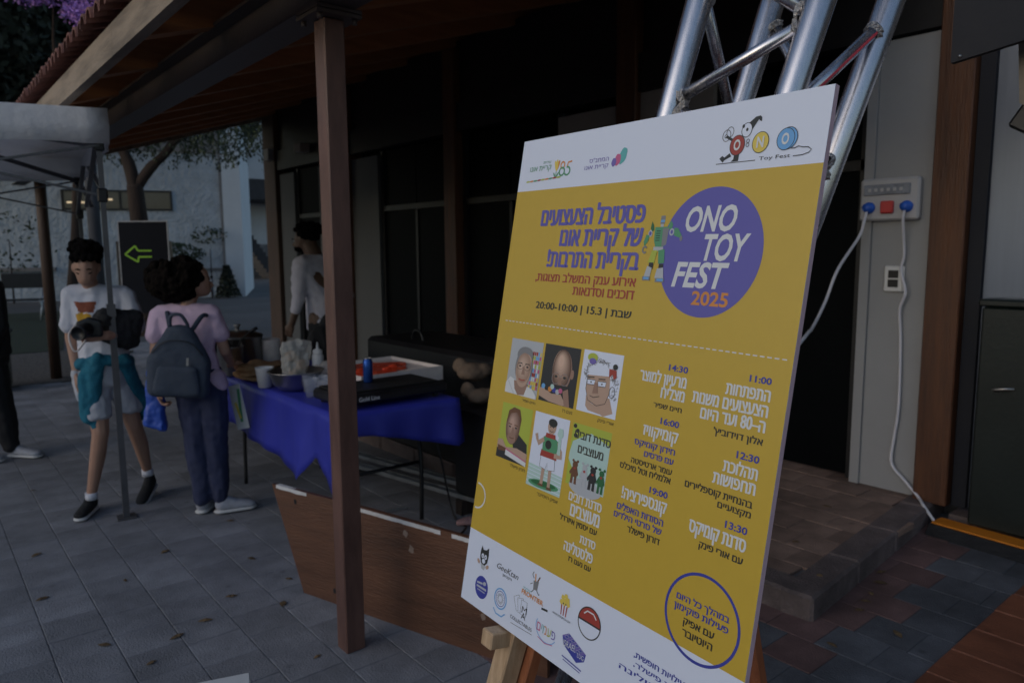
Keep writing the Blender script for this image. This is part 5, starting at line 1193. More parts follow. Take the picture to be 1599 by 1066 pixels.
# local: x = u, y = BH - v, z towards the viewer
bm = B(); bxx(bm, 0, BW, 0, BH, -BT, -.0008); fin('foam_core', bm, M['foamedge'], po)
bm = B(); bxx(bm, 0, BW, 0, BH, -.0007, 0); fin('paper_face', bm, PC['paper'], po)
class Ink:
    def __init__(s, name, par=None): s.bm = B(); s.name = name; s.m = []; s.par = par or po; s.L = 0
    def mi(s, c):
        if c not in s.m: s.m.append(c)
        return s.m.index(c)
    def z(s): s.L += 1; return .0003+.00003*s.L
    def poly(s, pts, c):
        z = s.z(); vs = [s.bm.verts.new((u, BH-v, z)) for u, v in pts]
        f = s.bm.faces.new(vs); f.material_index = s.mi(c)
        f.normal_update()
        if f.normal.z < 0: f.normal_flip()
    def ell(s, u, v, a, b_, c, rot=0, n=40, a0=0, a1=360, wob=0):
        P = []
        for k in range(n):
            t_ = R(a0+(a1-a0)*k/(n if a1-a0 == 360 else n-1)); w_ = 1+wob*math.sin(5*t_)
            x, y = a*w_*math.cos(t_), b_*w_*math.sin(t_); P.append((u+x*math.cos(rot)-y*math.sin(rot), v+x*math.sin(rot)+y*math.cos(rot)))
        s.poly(P, c)
    def line(s, pts, w_, c, closed=False):
        z = s.z(); P = [Vector((u, BH-v)) for u, v in pts]; mi = s.mi(c); n = len(P)
        A = []
        for i, p in enumerate(P):
            if closed: t_ = P[(i+1) % n]-P[i-1]
            else: t_ = P[min(i+1, n-1)]-P[max(i-1, 0)]
            t_.normalize(); q = Vector((-t_.y, t_.x))*w_*.5
            A.append((s.bm.verts.new((p.x+q.x, p.y+q.y, z)), s.bm.verts.new((p.x-q.x, p.y-q.y, z))))
        rg_ = range(n if closed else n-1)
        for i in rg_:
            a, b_ = A[i], A[(i+1) % n]; f = s.bm.faces.new((a[1], b_[1], b_[0], a[0])); f.material_index = mi
    def ring(s, u, v, a, b_, w_, c, n=48, rot=0, a0=0, a1=360):
        cl = a1-a0 == 360
        P = []
        for k in range(n):
            t_ = R(a0+(a1-a0)*k/(n if cl else n-1)); x, y = a*math.cos(t_), b_*math.sin(t_); P.append((u+x*math.cos(rot)-y*math.sin(rot), v+x*math.sin(rot)+y*math.cos(rot)))
        s.line(P, w_, c, cl)
    def done(s, label=None):
        me = bpy.data.meshes.new(s.name); s.bm.to_mesh(me); s.bm.free()
        o = link(s.name, me, [PC[c] for c in s.m], s.par)
        if label: o['label'] = label
        return o
I = Ink('yellow_field'); I.poly([(0, .109), (BW, .109), (BW, .8445), (0, .8445)], 'yellow'); o = I.done(); o.location.z = -.0002
# dashed line
I = Ink('dashed_line'); n = 56
for k in range(n):
    u0 = .0228+(.7094-.0228)*k/n; I.line([(u0, .3862), (u0+.0078, .3862)], .0018, 'white'); I.L = 2
I.done()
I = Ink('blue_disc'); I.ell(.5380, .2353, .1012, .1040, 'violet', n=90); o = I.done(); o.location.z = .00005
I = Ink('ring_outline'); I.ring(.6265, .7905, .0685, .0655, .0046, 'blue', 90); I.done()
I = Ink('edge_ring'); I.ring(.008, .7710, .030, .0265, .0036, 'white', 30, a0=-95, a1=95); I.done()

# ---- writing
HEB = lambda ch: '\u0590' <= ch <= '\u05ff'
def visual(s):
    if not any(HEB(c) for c in s): return s
    out = []; i = len(s)
    r = s[::-1]; res = ''; buf = ''
    for ch in r:
        if ch.isdigit() or (ch in ':.' and buf): buf += ch
        else:
            res += buf[::-1]; buf = ''; res += ch
    return res+buf[::-1]
TEXTS = [
   ('קריית אונו', 0.0357, 0.1062, 0.0685, 0.0096, 'green'),
   ('עיריית', 0.0782, 0.1031, 0.0551, 0.0048, 'green'),
   ('המתנ"ס', 0.2224, 0.2763, 0.0661, 0.0071, 'purple'),
   ('קריית אונו', 0.2108, 0.2771, 0.0785, 0.0071, 'purple'),
   ('Toy Fest', 0.6077, 0.6604, 0.0964, 0.0055, 'ink'),
   ('פסטיבל הצעצועים', 0.0995, 0.3886, 0.1841, 0.0311, 'violet'),
   ('של קריית אונו', 0.1683, 0.3898, 0.2254, 0.0311, 'violet'),
   ('בקריית התרבות!', 0.1373, 0.39, 0.2674, 0.0297, 'violet'),
   ('אירוע ענק המשלב תצוגות,', 0.1066, 0.3906, 0.297, 0.0145, 'red'),
   ('דוכנים וסדנאות', 0.2277, 0.3909, 0.3198, 0.0152, 'red'),
   ('20:00-10:00 | 15.3 | שבת', 0.1201, 0.3909, 0.3527, 0.0136, 'ink'),
   ('ONO', 0.4844, 0.5844, 0.2011, 0.0385, 'white'),
   ('TOY', 0.5277, 0.6146, 0.2475, 0.0395, 'white'),
   ('FEST', 0.4723, 0.5834, 0.2914, 0.0383, 'white'),
   ('2025', 0.5189, 0.5904, 0.3193, 0.0208, 'orange'),
   ('חיים שפיר', 0.1182, 0.1623, 0.5456, 0.0048, 'ink'),
   ('נעם רז', 0.2467, 0.2752, 0.5443, 0.0055, 'ink'),
   ('אורי פינק', 0.3459, 0.387, 0.5432, 0.0051, 'ink'),
   ('דורון פישלר', 0.1073, 0.1601, 0.6834, 0.0057, 'ink'),
   ('אפיק היוטיובר', 0.207, 0.2702, 0.7161, 0.0058, 'ink'),
   ('סדנת דובים', 0.2919, 0.387, 0.5834, 0.0132, 'ink2'),
   ('מעוצבים', 0.3058, 0.3728, 0.6087, 0.0136, 'ink2'),
   ('סדנת דובים', 0.2995, 0.3872, 0.6984, 0.0148, 'white'),
   ('14:30', 0.4937, 0.5336, 0.4296, 0.0096, 'blue'),
   ('מרעיון למוצר', 0.4333, 0.5338, 0.4542, 0.0166, 'white'),
   ('מצליח', 0.485, 0.534, 0.4762, 0.0166, 'white'),
   ('חיים שפיר', 0.4722, 0.5324, 0.4937, 0.0073, 'ink'),
   ('16:00', 0.4923, 0.5319, 0.5184, 0.0097, 'blue'),
   ('קומיקוויז', 0.4582, 0.5331, 0.5432, 0.0166, 'white'),
   ('חידון קומיקס', 0.4423, 0.5312, 0.5626, 0.0088, 'blue'),
   ('עם פרסים', 0.4675, 0.5311, 0.5782, 0.0087, 'blue'),
   ('עומר ארטיסטה', 0.4406, 0.5311, 0.5949, 0.0084, 'ink'),
   ('אלמליח וטל מיכלס', 0.4162, 0.5308, 0.6091, 0.0091, 'ink'),
   ('19:00', 0.4902, 0.5297, 0.6334, 0.0096, 'blue'),
   ('קונספירציה!', 0.4306, 0.5308, 0.6581, 0.0174, 'white'),
   ('הסודות האפלים', 0.4235, 0.5282, 0.6789, 0.0099, 'blue'),
   ('של סרטי הילדים', 0.4189, 0.5275, 0.6935, 0.0091, 'blue'),
   ('דורון פישלר', 0.454, 0.527, 0.7101, 0.0093, 'ink'),
   ('11:00', 0.649, 0.6863, 0.4246, 0.0092, 'blue'),
   ('התפתחות', 0.6108, 0.6872, 0.4494, 0.0163, 'white'),
   ('הצעצועים משנות', 0.5505, 0.687, 0.472, 0.017, 'white'),
   ('ה–80 ועד היום', 0.5705, 0.6863, 0.494, 0.0164, 'white'),
   ("אלון דוידוביץ'", 0.5993, 0.6862, 0.5124, 0.0087, 'ink'),
   ('12:30', 0.6461, 0.6853, 0.5388, 0.0099, 'blue'),
   ('תהלוכת', 0.6264, 0.6856, 0.5634, 0.016, 'white'),
   ('תחפושות', 0.6109, 0.6856, 0.5849, 0.0163, 'white'),
   ('בהנחיית קוספליירים', 0.5605, 0.6844, 0.6042, 0.0093, 'ink'),
   ('מקצועיים', 0.6261, 0.6845, 0.6185, 0.0084, 'ink'),
   ('13:30', 0.6442, 0.6831, 0.6436, 0.0101, 'blue'),
   ('סדנת קומיקס', 0.5807, 0.6838, 0.6687, 0.018, 'white'),
   ('עם אורי פינק', 0.6038, 0.6826, 0.687, 0.009, 'ink'),
   ('מעוצבים', 0.309, 0.3865, 0.7254, 0.0215, 'white'),
   ('עם יסמין איזרדל', 0.2829, 0.3843, 0.7403, 0.0091, 'ink'),
   ('סדנת', 0.3448, 0.3854, 0.7653, 0.0134, 'white'),
   ('פלסטלינה', 0.3058, 0.3832, 0.7915, 0.0168, 'white'),
   ('עם נעם רז', 0.3217, 0.3825, 0.8065, 0.0083, 'ink'),
   ('במהלך כל היום', 0.5764, 0.6752, 0.7759, 0.0085, 'blue'),
   ('פעילות פוקימון', 0.5744, 0.6762, 0.7913, 0.0088, 'blue'),
   ('עם אפיק', 0.596, 0.6536, 0.8091, 0.0094, 'ink'),
   ('היוטיובר', 0.5968, 0.6534, 0.8269, 0.0101, 'ink'),
   ('פעילויות חופשית,', 0.5088, 0.6245, 0.9008, 0.0079, 'blue'),
   ('דורון פישלר,', 0.5105, 0.6179, 0.9155, 0.0068, 'blue'),
   ('פלסטלינה', 0.4807, 0.6169, 0.9323, 0.0074, 'blue'),
   ('GeeKtan', 0.1133, 0.1873, 0.894, 0.0112, 'ink'),
   ('גיקטאן', 0.136, 0.1675, 0.903, 0.0046, 'ink'),
   ('COLLECTABLES', 0.1785, 0.2488, 0.9723, 0.0067, 'ink'),
   ('M', 0.2114, 0.2269, 0.9485, 0.0132, 'ink'),
   ('A', 0.2116, 0.2252, 0.9599, 0.0125, 'ink'),
   ('TOY', 0.2055, 0.2331, 0.9045, 0.0064, 'teal'),
   ('FRONTIER', 0.2031, 0.271, 0.9127, 0.0086, 'orange'),
   ('WWW.MYFUPCO.COM', 0.2997, 0.3503, 0.9134, 0.0038, 'ink'),
   ('ISRAEL', 0.3404, 0.3743, 0.956, 0.0105, 'white'),
   ('LUG', 0.3799, 0.3968, 0.961, 0.0081, 'white'),
   ('פעמים', 0.2622, 0.3164, 0.9603, 0.0154, 'multi'),
]
mh = text_mesh('ה'); HH = max(v.co.y for v in mh.vertices); bpy.data.meshes.remove(mh)
ml = text_mesh('H'); LH = max(v.co.y for v in ml.vertices); bpy.data.meshes.remove(ml)
def put_text(s, u0, u1, v, h, col):
    heb = any(HEB(c) for c in s); t_ = s if (s.startswith('20:00')) else visual(s)
    if s.startswith('20:00'): t_ = '20:00-10:00 | 15.3 | '+'שבת'[::-1]
    thin = col in ('green', 'purple') or s in ('Toy Fest', 'COLLECTABLES', 'GeeKtan', 'גיקטאן') or v > .94 or h < .0066
    bold = 0 if thin else (.0 if heb else .026)
    sh = .22 if s in ('ONO', 'TOY', 'FEST') else (.3 if s == 'GeeKtan' else 0)
    if s in ('M', 'A'): bold = 0
    me = text_mesh(t_, 1., bold, sh)
    xs = [q.co.x for q in me.vertices]; x0, x1 = min(xs), max(xs); H_ = (HH if heb and not s[0].isdigit() and '20:' not in s else LH)
    z = .0006
    for q in me.vertices: q.co = Vector((u0+(q.co.x-x0)/(x1-x0)*(u1-u0), BH-v+q.co.y*h/H_, z))
    if heb and not thin:
        co = [tuple(q.co) for q in me.vertices]; fa = [tuple(f.vertices) for f in me.polygons]; V = []; F = []; e = h*(.072 if col == 'violet' else .055); n_ = len(co)
        for k, (dx, dy) in enumerate(((-1, 0), (1, 0), (0, .35), (0, -.35), (-.5, .2), (.5, -.2))):
            V += [(x+dx*e, y+dy*e, zz+.000006*k) for x, y, zz in co]; F += [tuple(i+k*n_ for i in f) for f in fa]
        bpy.data.meshes.remove(me); me = bpy.data.meshes.new('t'); me.from_pydata(V, [], F)
    ms = [PC[col]] if col in PC else [PC['pink'], PC['teal'], PC['orange'], PC['lime'], PC['purple']]
    o = link('printed_text', me, ms, po)
    if len(ms) > 1:
        for p in me.polygons: p.material_index = min(4, int((p.center.x-u0)/(u1-u0)*5))
    o['label'] = 'line of lettering reading '+s if len(s) > 1 else 'letter '+s
    return o
for row in TEXTS: put_text(*row)

# ---- top logos
I = Ink('city_logo')
I.ell(.121, .0625, .0035, .0115, 'yel2', -.35); I.ell(.1275, .0625, .0035, .0115, 'orange', .35); I.ell(.1242, .0620, .0035, .0125, 'yel2')
I.line([(.1242, .073), (.1245, .088)], .0018, 'green'); I.ell(.1195, .081, .0018, .006, 'green', -.6); I.ell(.129, .081, .0018, .006, 'green', .6)
for k in range(9): I.ell(.034+.0125*k, .0895-.0004*k, .007, .0017, ('lime', 'orange', 'green', 'red')[k % 4], -.05)
I.done()
I = Ink('eighty_five'); 
I.ring(.1425, .0625, .0058, .0062, .0034, 'orange'); I.ring(.1420, .0755, .0078, .0078, .0036, 'green'); I.line([(.1702, .0570), (.1590, .0585), (.1570, .0660)], .0034, 'orange'); I.ring(.1585, .0755, .0082, .0080, .0036, 'green', 30, 0, -110, 150); I.done()
I = Ink('community_centre_logo'); I.ell(.3125, .0605, .0095, .0155, 'teal', .35, wob=.04); I.ell(.3000, .0665, .0080, .0110, 'pink', .2, wob=.04); I.ell(.2910, .0705, .0062, .0080, 'purple', .1, wob=.04); I.done()
I = Ink('toy_fest_logo')
I.line([(.5284, .0954), (.6013, .0955)], .0012, 'ink')
I.poly([(.552, .080), (.543, .086), (.5385, .083), (.5335, .087), (.541, .094), (.5435, .0905), (.556, .0855)], 'ink'); I.poly([(.561, .081), (.5605, .0905), (.5560, .0940), (.5700, .0940), (.5705, .0825)], 'ink')
I.ring(.5475, .0465, .0065, .0080, .0010, 'ink'); I.ring(.5415, .0515, .0075, .0090, .0010, 'ink'); I.line([(.541, .0525), (.556, .0610)], .0042, 'ink'); I.ring(.5405, .0525, .0022, .0026, .0010, 'ink')
I.poly([(.5700, .0400), (.578, .0385), (.592, .0285), (.600, .0278), (.6030, .0310), (.6035, .0370), (.600, .0355), (.598, .0330), (.5925, .0410), (.5870, .0490)], 'ink')
I.ell(.5785, .0470, .0092, .0110, 'paper'); I.ring(.5785, .0470, .0092, .0110, .0011, 'ink'); I.ell(.5790, .0465, .0022, .0027, 'ink'); I.ell(.5715, .0405, .0024, .0030, 'ink')
I.ell(.5645, .0690, .0135, .0155, 'red'); I.ring(.5645, .0690, .0135, .0155, .0011, 'ink')
I.ring(.5835, .0645, .0026, .0028, .0009, 'ink'); I.ring(.5835, .0705, .0026, .0028, .0009, 'ink')
I.ell(.6065, .0690, .0142, .0158, 'yel2'); I.ring(.6065, .0690, .0142, .0158, .0011, 'ink')
I.ell(.6535, .0682, .0150, .0162, 'sky'); I.ring(.6535, .0682, .0150, .0162, .0011, 'ink'); I.ell(.6495, .0690, .0145, .0160, 'sky'); I.ring(.6495, .0690, .0145, .0160, .0011, 'ink')
I.line([tuple(p) for p in [(.6655, .0953), (.680, .0950), (.690, .0925), (.6935, .0885), (.688, .0845), (.680, .0840), (.672, .0815), (.666, .0840), (.660, .0835)]], .0012, 'ink')
I.done()
for ch, u in (('O', .5648), ('N', .6067), ('O', .6493)):
    me = text_mesh(ch, 1., .03); xs = [q.co.x for q in me.vertices]; x0, x1 = min(xs), max(xs)
    for q in me.vertices: q.co = Vector((u-.0062+(q.co.x-x0)/(x1-x0)*.0124, BH-.0765+q.co.y*.0155/LH, .0016))
    link('logo_letter', me, PC['white'], po)
# ---- plain toy robot beside the disc
I = Ink('robot_print'); u, v = .4325, .228
def q4(x0, y0, x1, y1, c): I.poly([(x0, y0), (x1, y0), (x1, y1), (x0, y1)], c)
q4(.4285, .1740, .4385, .1880, 'grey'); q4(.4290, .1810, .4380, .1850, 'sky'); q4(.4300, .1880, .4365, .1950, 'lgrey')
I.poly([(.4180, .1930), (.4500, .1930), (.4480, .2230), (.4400, .2270), (.4240, .2270), (.4190, .2150)], 'green'); I.poly([(.4360, .1950), (.4500, .1950), (.4480, .2230), (.4380, .2270)], 'grey')
for k in range(5): I.line([(.4225, .2000+.004*k), (.4320, .2000+.004*k)], .0014, 'dark')
I.poly([(.4080, .1940), (.4100, .1830), (.4150, .1900), (.4170, .1980), (.4110, .2020)], 'dgreen'); I.poly([(.4480, .1880), (.4530, .1830), (.4580, .1900), (.4560, .1960), (.4500, .1980)], 'green')
I.ell(.4090, .2040, .0048, .0060, 'lgrey'); I.ell(.4570, .2020, .0052, .0062, 'lgrey'); I.ell(.4090, .2040, .0028, .0035, 'violet'); I.ell(.4570, .2020, .0028, .0035, 'violet')
I.poly([(.4000, .2060), (.4080, .2070), (.4060, .2180), (.3990, .2260), (.3960, .2180)], 'green'); I.poly([(.4620, .1950), (.4700, .1960), (.4800, .2090), (.4760, .2120), (.4630, .2080)], 'green'); I.ring(.4010, .2320, .0045, .0055, .0030, 'grey', 20, 0, 40, 330); I.ell(.4790, .2130, .0030, .0045, 'grey')
q4(.4210, .2270, .4430, .2340, 'lgrey'); I.poly([(.4190, .2330), (.4310, .2330), (.4270, .2560), (.4130, .2540)], 'lime'); I.poly([(.4330, .2330), (.4470, .2310), (.4500, .2540), (.4370, .2560)], 'green'); q4(.4160, .2540, .4260, .2650, 'dark'); q4(.4390, .2560, .4490, .2680, 'dark')
I.poly([(.4130, .2600), (.4240, .2630), (.4220, .2780), (.4080, .2780)], 'lgrey'); I.poly([(.4360, .2640), (.4500, .2620), (.4530, .2800), (.4330, .2800)], 'lgrey'); q4(.4050, .2780, .4230, .2850, 'grey'); q4(.4350, .2800, .4550, .2870, 'grey'); q4(.4080, .2790, .4200, .2830, 'sky'); q4(.4390, .2810, .4530, .2850, 'sky')
I.done('toy robot print in green and grey')
# ---- six portraits
def frame(x0, y0, x1, y1): return lambda a, b_: (x0+(x1-x0)*a, y0+(y1-y0)*b_)
def portrait(rc, label): 
    I = Ink('portrait_print'); F = frame(*rc); I.F = F; I.w = rc[2]-rc[0]; I.h = rc[3]-rc[1]; return I
def P_(I, pts, c): I.poly([I.F(a, b_) for a, b_ in pts], c)
def E_(I, a, b_, ra, rb, c, rot=0, **k): u, v = I.F(a, b_); I.ell(u, v, ra*I.w, rb*I.h, c, rot, 26, **k)
def Ls(I, pts, w_, c): I.line([I.F(a, b_) for a, b_ in pts], w_, c)
full = [(0, 0), (1, 0), (1, 1), (0, 1)]
def ramp(I, a, b_, ra, rb, c0, c1, steps=7, sx=0., sy=0.):
    for k in range(steps):
        t_ = k/(steps-1); key = 'tone_%d' % len(PC); PC[key] = flat('ink_'+key, tuple(p+(q-p)*t_ for p, q in zip(c0, c1)), .42)
        E_(I, a+sx*t_, b_+sy*t_, ra*(1-.72*t_), rb*(1-.72*t_), key)
I = portrait((.0566, .4207, .1630, .5350), ''); P_(I, full, 'lgrey'); rg = random.Random(2)
for k in range(9):
    for j in range(5): P_(I, [(.72+.055*j, .18+.075*k), (.765+.055*j, .18+.075*k), (.765+.055*j, .245+.075*k), (.72+.055*j, .245+.075*k)], rg.choice(['red', 'yel2', 'sky', 'white', 'pink', 'lime']))
P_(I, [(0, 1), (0, .82), (.12, .70), (.35, .76), (.6, .80), (.85, .84), (1, .95), (1, 1)], 'white'); P_(I, [(.25, .75), (.7, .78), (.62, .98), (.42, 1), (.3, .9)], 'skin2')
E_(I, .50, .47, .27, .34, 'grey', wob=.02); E_(I, .50, .54, .235, .31, 'skin'); E_(I, .50, .27, .25, .15, 'grey'); E_(I, .52, .35, .20, .11, 'skin')
ramp(I, .50, .50, .225, .27, (.36, .225, .165), (.60, .43, .34), sx=-.05, sy=-.03)
for x in (.39, .62): E_(I, x, .475, .035, .018, 'dark'); I.ring(*I.F(x, .48), .010, .0065, .0008, 'ink', 20); Ls(I, [(x-.07, .425), (x+.06, .42)], .0018, 'dark')
P_(I, [(.49, .48), (.54, .48), (.57, .62), (.46, .62)], 'skin2'); Ls(I, [(.40, .71), (.50, .725), (.60, .71)], .0022, 'red'); Ls(I, [(.08, .78), (.30, .99)], .0012, 'lgrey'); I.done('printed portrait of a grey haired man in a white coat')
I = portrait((.1698, .4200, .2762, .5332), ''); P_(I, full, 'dark'); E_(I, .56, .42, .27, .36, 'skin2'); E_(I, .53, .38, .24, .32, 'skin'); E_(I, .85, .45, .045, .08, 'skin2'); ramp(I, .55, .40, .255, .345, (.12, .06, .04), (.66, .45, .34), 9, sx=-.04, sy=-.14)
for x in (.42, .66): E_(I, x, .53, .04, .022, 'ink'); I.ring(*I.F(x, .565), .012, .011, .0012, 'grey', 24); Ls(I, [(x-.08, .485), (x+.07, .49)], .0022, 'skin2')
P_(I, [(.50, .54), (.57, .54), (.60, .66), (.50, .67)], 'skin2'); P_(I, [(.30, .68), (.80, .66), (.88, 1), (.45, 1)], 'dark'); P_(I, [(0, .78), (.10, .76), (.35, .84), (.62, .82), (.80, .98), (.70, 1), (.3, .98), (0, .92)], 'skin'); P_(I, [(.66, .76), (.80, .70), (.9, 1), (.75, 1)], 'skin2')
for x, y, c in ((.10, .74, 'sky'), (.20, .76, 'dark'), (.30, .77, 'orange'), (.42, .77, 'blue'), (.52, .79, 'lgrey'), (.60, .76, 'pink'), (.36, .72, 'mint')): E_(I, x, y, .055, .045, c)
I.done('printed portrait of a bald man with glasses holding coloured balls')
I = portrait((.2849, .4186, .3889, .5325), ''); P_(I, full, 'paper')
P_(I, [(.20, .70), (.80, .70), (.92, .92), (.70, 1), (.62, .98), (.30, .96), (.22, .9)], 'skin'); E_(I, .46, .58, .30, .27, 'paper'); E_(I, .46, .62, .30, .22, 'skin', n=0) if False else None
P_(I, [(.18, .40), (.74, .36), (.78, .62), (.70, .80), (.50, .86), (.26, .80), (.17, .62)], 'skin'); Ls(I, [(.18, .40), (.17, .62), (.26, .80), (.50, .86), (.70, .80), (.78, .62)], .0012, 'ink')
for k in range(90):
    a = rg.uniform(-.3, 3.6); r_ = rg.uniform(.85, 1.1); x = .48+.36*r_*math.cos(a); y = .36-.22*r_*math.sin(a); dx = rg.uniform(-.06, .06); dy = rg.uniform(-.03, .03)
    Ls(I, [(x-dx, y-dy), (x+dx*.2, y+dy+.012), (x+dx, y+dy)], .0009, 'grey'); I.L = 9+(k % 5)
for k in range(30):
    x = rg.uniform(.80, .95); y = rg.uniform(.30, .70); Ls(I, [(x, y), (x+.03, y+.01), (x-.01, y+.03)], .0009, 'grey'); I.L = 9+(k % 5)
I.L = 16
for x in (.28, .56): P_(I, [(x-.10, .47), (x+.11, .46), (x+.10, .54), (x-.08, .55)], 'paper'); Ls(I, [(x-.10, .47), (x+.11, .46), (x+.10, .54), (x-.08, .55), (x-.10, .47)], .0012, 'ink'); E_(I, x+.01, .505, .02, .013, 'ink'); Ls(I, [(x-.09, .435), (x+.08, .42)], .0020, 'ink')
P_(I, [(.38, .50), (.46, .50), (.50, .66), (.36, .68)], 'skin2'); Ls(I, [(.30, .72), (.40, .74), (.55, .70)], .0012, 'ink'); I.ring(*I.F(.84, .60), .007, .010, .0010, 'ink', 20)
E_(I, .25, .11, .13, .07, 'lime'); E_(I, .26, .17, .09, .05, 'purple'); E_(I, .84, .20, .06, .045, 'ink'); P_(I, [(.70, .24), (.88, .25), (.90, .36), (.84, .40), (.80, .32), (.72, .38)], 'red'); I.done('printed line cartoon of a curly haired face with glasses')
I = portrait((.0556, .5570, .1594, .6725), ''); P_(I, full, 'lime'); P_(I, [(.55, .45), (.95, .62), (1, .85), (.6, .9), (.5, .7)], 'dark'); E_(I, .43, .38, .235, .33, 'skin2'); E_(I, .44, .40, .21, .30, 'skin'); ramp(I, .435, .39, .225, .32, (.16, .085, .06), (.52, .34, .27), 8, sx=-.04, sy=-.06)
P_(I, [(.20, .36), (.24, .12), (.40, .04), (.60, .06), (.68, .22), (.67, .36), (.62, .20), (.50, .12), (.32, .16), (.24, .30)], 'brown'); E_(I, .43, .60, .14, .10, 'skin2')
for x in (.34, .54): E_(I, x, .40, .035, .016, 'dark'); Ls(I, [(x-.06, .35), (x+.06, .355)], .0020, 'brown')
P_(I, [(.42, .40), (.47, .40), (.50, .52), (.40, .52)], 'skin2'); Ls(I, [(.37, .59), (.45, .60), (.52, .585)], .0018, 'brown'); P_(I, [(.0, .68), (.15, .66), (.30, .78), (.65, .74), (1, .78), (1, .92), (.3, .88), (0, .84)], 'skin'); P_(I, [(0, .84), (.3, .80), (1, .97), (1, 1), (0, 1)], 'dark'); P_(I, [(.30, .82), (1, .93), (1, 1), (.30, .92)], 'white'); P_(I, [(.02, .78), (.30, .80), (.30, .86), (.05, .88)], 'brown'); P_(I, [(.3, .80), (1, .905), (1, .925), (.3, .825)], 'pink'); I.done('printed portrait of a man leaning on a book before a lime background')
I = portrait((.1680, .5560, .2735, .7035), ''); P_(I, full, 'paper'); P_(I, [(0, .70), (1, .74), (1, 1), (0, 1)], 'mint')
for k in range(5): Ls(I, [(0, .74+.05*k), (1, .77+.05*k)], .0012, 'paper')
E_(I, .50, .925, .44, .055, 'green', -.05); E_(I, .50, .915, .36, .035, 'dgreen', -.05)
P_(I, [(.40, .56), (.50, .56), (.48, .92), (.40, .92)], 'skin'); P_(I, [(.58, .56), (.68, .56), (.70, .93), (.62, .93)], 'skin'); P_(I, [(.33, .52), (.73, .52), (.76, .70), (.56, .72), (.54, .62), (.50, .72), (.33, .70)], 'paper'); Ls(I, [(.33, .52), (.33, .70), (.50, .72), (.54, .62), (.56, .72), (.76, .70), (.73, .52)], .0010, 'ink')
P_(I, [(.32, .47), (.76, .47), (.78, .56), (.30, .56)], 'red'); P_(I, [(.34, .30), (.44, .27), (.62, .27), (.78, .32), (.76, .48), (.34, .48)], 'green'); P_(I, [(.40, .24), (.66, .24), (.68, .30), (.38, .30)], 'red'); E_(I, .50, .39, .09, .06, 'ink')
P_(I, [(.34, .31), (.38, .36), (.22, .44), (.12, .36), (.08, .30), (.16, .28), (.20, .37)], 'skin'); P_(I, [(.74, .32), (.90, .42), (.92, .52), (.70, .54), (.70, .48), (.82, .46)], 'skin')
E_(I, .54, .15, .12, .095, 'skin'); E_(I, .55, .095, .125, .055, 'ink'); E_(I, .49, .155, .012, .008, 'ink'); E_(I, .58, .155, .012, .008, 'ink'); Ls(I, [(.48, .20), (.54, .215), (.60, .20)], .0012, 'ink'); E_(I, .80, .20, .08, .07, 'mint', wob=.1); P_(I, [(.76, .27), (.84, .27), (.86, .48), (.78, .48)], 'mint'); P_(I, [(.38, .92), (.50, .92), (.50, .95), (.34, .95)], 'brown'); P_(I, [(.62, .93), (.74, .93), (.76, .965), (.60, .96)], 'brown'); I.done('printed cartoon of a boy in a green shirt on a green disc')
I = portrait((.2835, .5565, .3868, .6710), ''); P_(I, full, 'mint'); P_(I, [(0, 0), (1, 0), (1, .22), (.5, .10), (.05, .30), (0, .5)], 'lime'); P_(I, [(0, 1), (0, .60), (.12, .72), (.22, 1)], 'lime')
for x, y in ((.06, .05), (.14, .12), (.10, .20)): E_(I, x, y, .05, .035, 'dark')
E_(I, .52, .98, .42, .14, 'lgrey')
for x, c, s in ((.20, 'brown', .95), (.46, 'lgrey', .85), (.68, 'dark', .95), (.90, 'dgreen', .8)):
    E_(I, x, .66, .075*s, .06*s, c); E_(I, x-.06, .60, .03, .022, c); E_(I, x+.06, .60, .03, .022, c); P_(I, [(x-.07*s, .70), (x+.07*s, .70), (x+.085*s, .86), (x-.085*s, .86)], c); P_(I, [(x-.08*s, .85), (x-.015, .85), (x-.02, .97), (x-.09*s, .97)], c); P_(I, [(x+.02, .85), (x+.08*s, .85), (x+.09*s, .97), (x+.02, .97)], c); P_(I, [(x-.07*s, .71), (x-.14*s, .80), (x-.11*s, .84), (x-.05*s, .78)], c); P_(I, [(x+.07*s, .71), (x+.12*s, .80), (x+.10*s, .84), (x+.05*s, .78)], c); E_(I, x, .72, .03, .02, 'red')
o = I.done('printed workshop card with four toy bears'); o.location.z = -.0001

# ---- sponsors' logos on the white foot
I = Ink('cat_logo'); c = (.062, .897); rg = random.Random(3)
I.poly([(.050, .880), (.053, .868), (.060, .875), (.070, .873), (.078, .866), (.080, .882), (.078, .898), (.068, .908), (.056, .904), (.050, .893)], 'ink'); I.ell(.059, .888, .0045, .005, 'paper'); I.ell(.070, .888, .0045, .005, 'paper'); I.ell(.0645, .898, .006, .005, 'paper'); I.ell(.0595, .888, .0015, .002, 'ink'); I.ell(.0700, .888, .0015, .002, 'ink')
I.ell(.047, .903, .006, .004, 'skin', .6); I.ell(.080, .906, .006, .004, 'skin', -.6); I.poly([(.056, .905), (.074, .906), (.070, .916), (.060, .915)], 'lgrey'); I.done()
I = Ink('blue_round_logo'); I.ell(.0698, .9525, .0235, .0235, 'blue', n=50)
I.ell(.0790, .9420, .0055, .0040, 'lgrey', -.3); I.line([(.052, .9465), (.072, .9440)], .0040, 'lgrey'); I.line([(.052, .9535), (.088, .9530)], .0042, 'lgrey'); I.line([(.056, .9600), (.084, .9600)], .0020, 'lgrey'); I.done()
I = Ink('pale_ring_logo'); I.ring(.1392, .9500, .0200, .0200, .0030, 'sky'); I.ring(.1392, .9500, .0150, .0150, .0012, 'blue'); I.line([(.120, .975), (.130, .983), (.150, .983), (.160, .974)], .0028, 'sky')
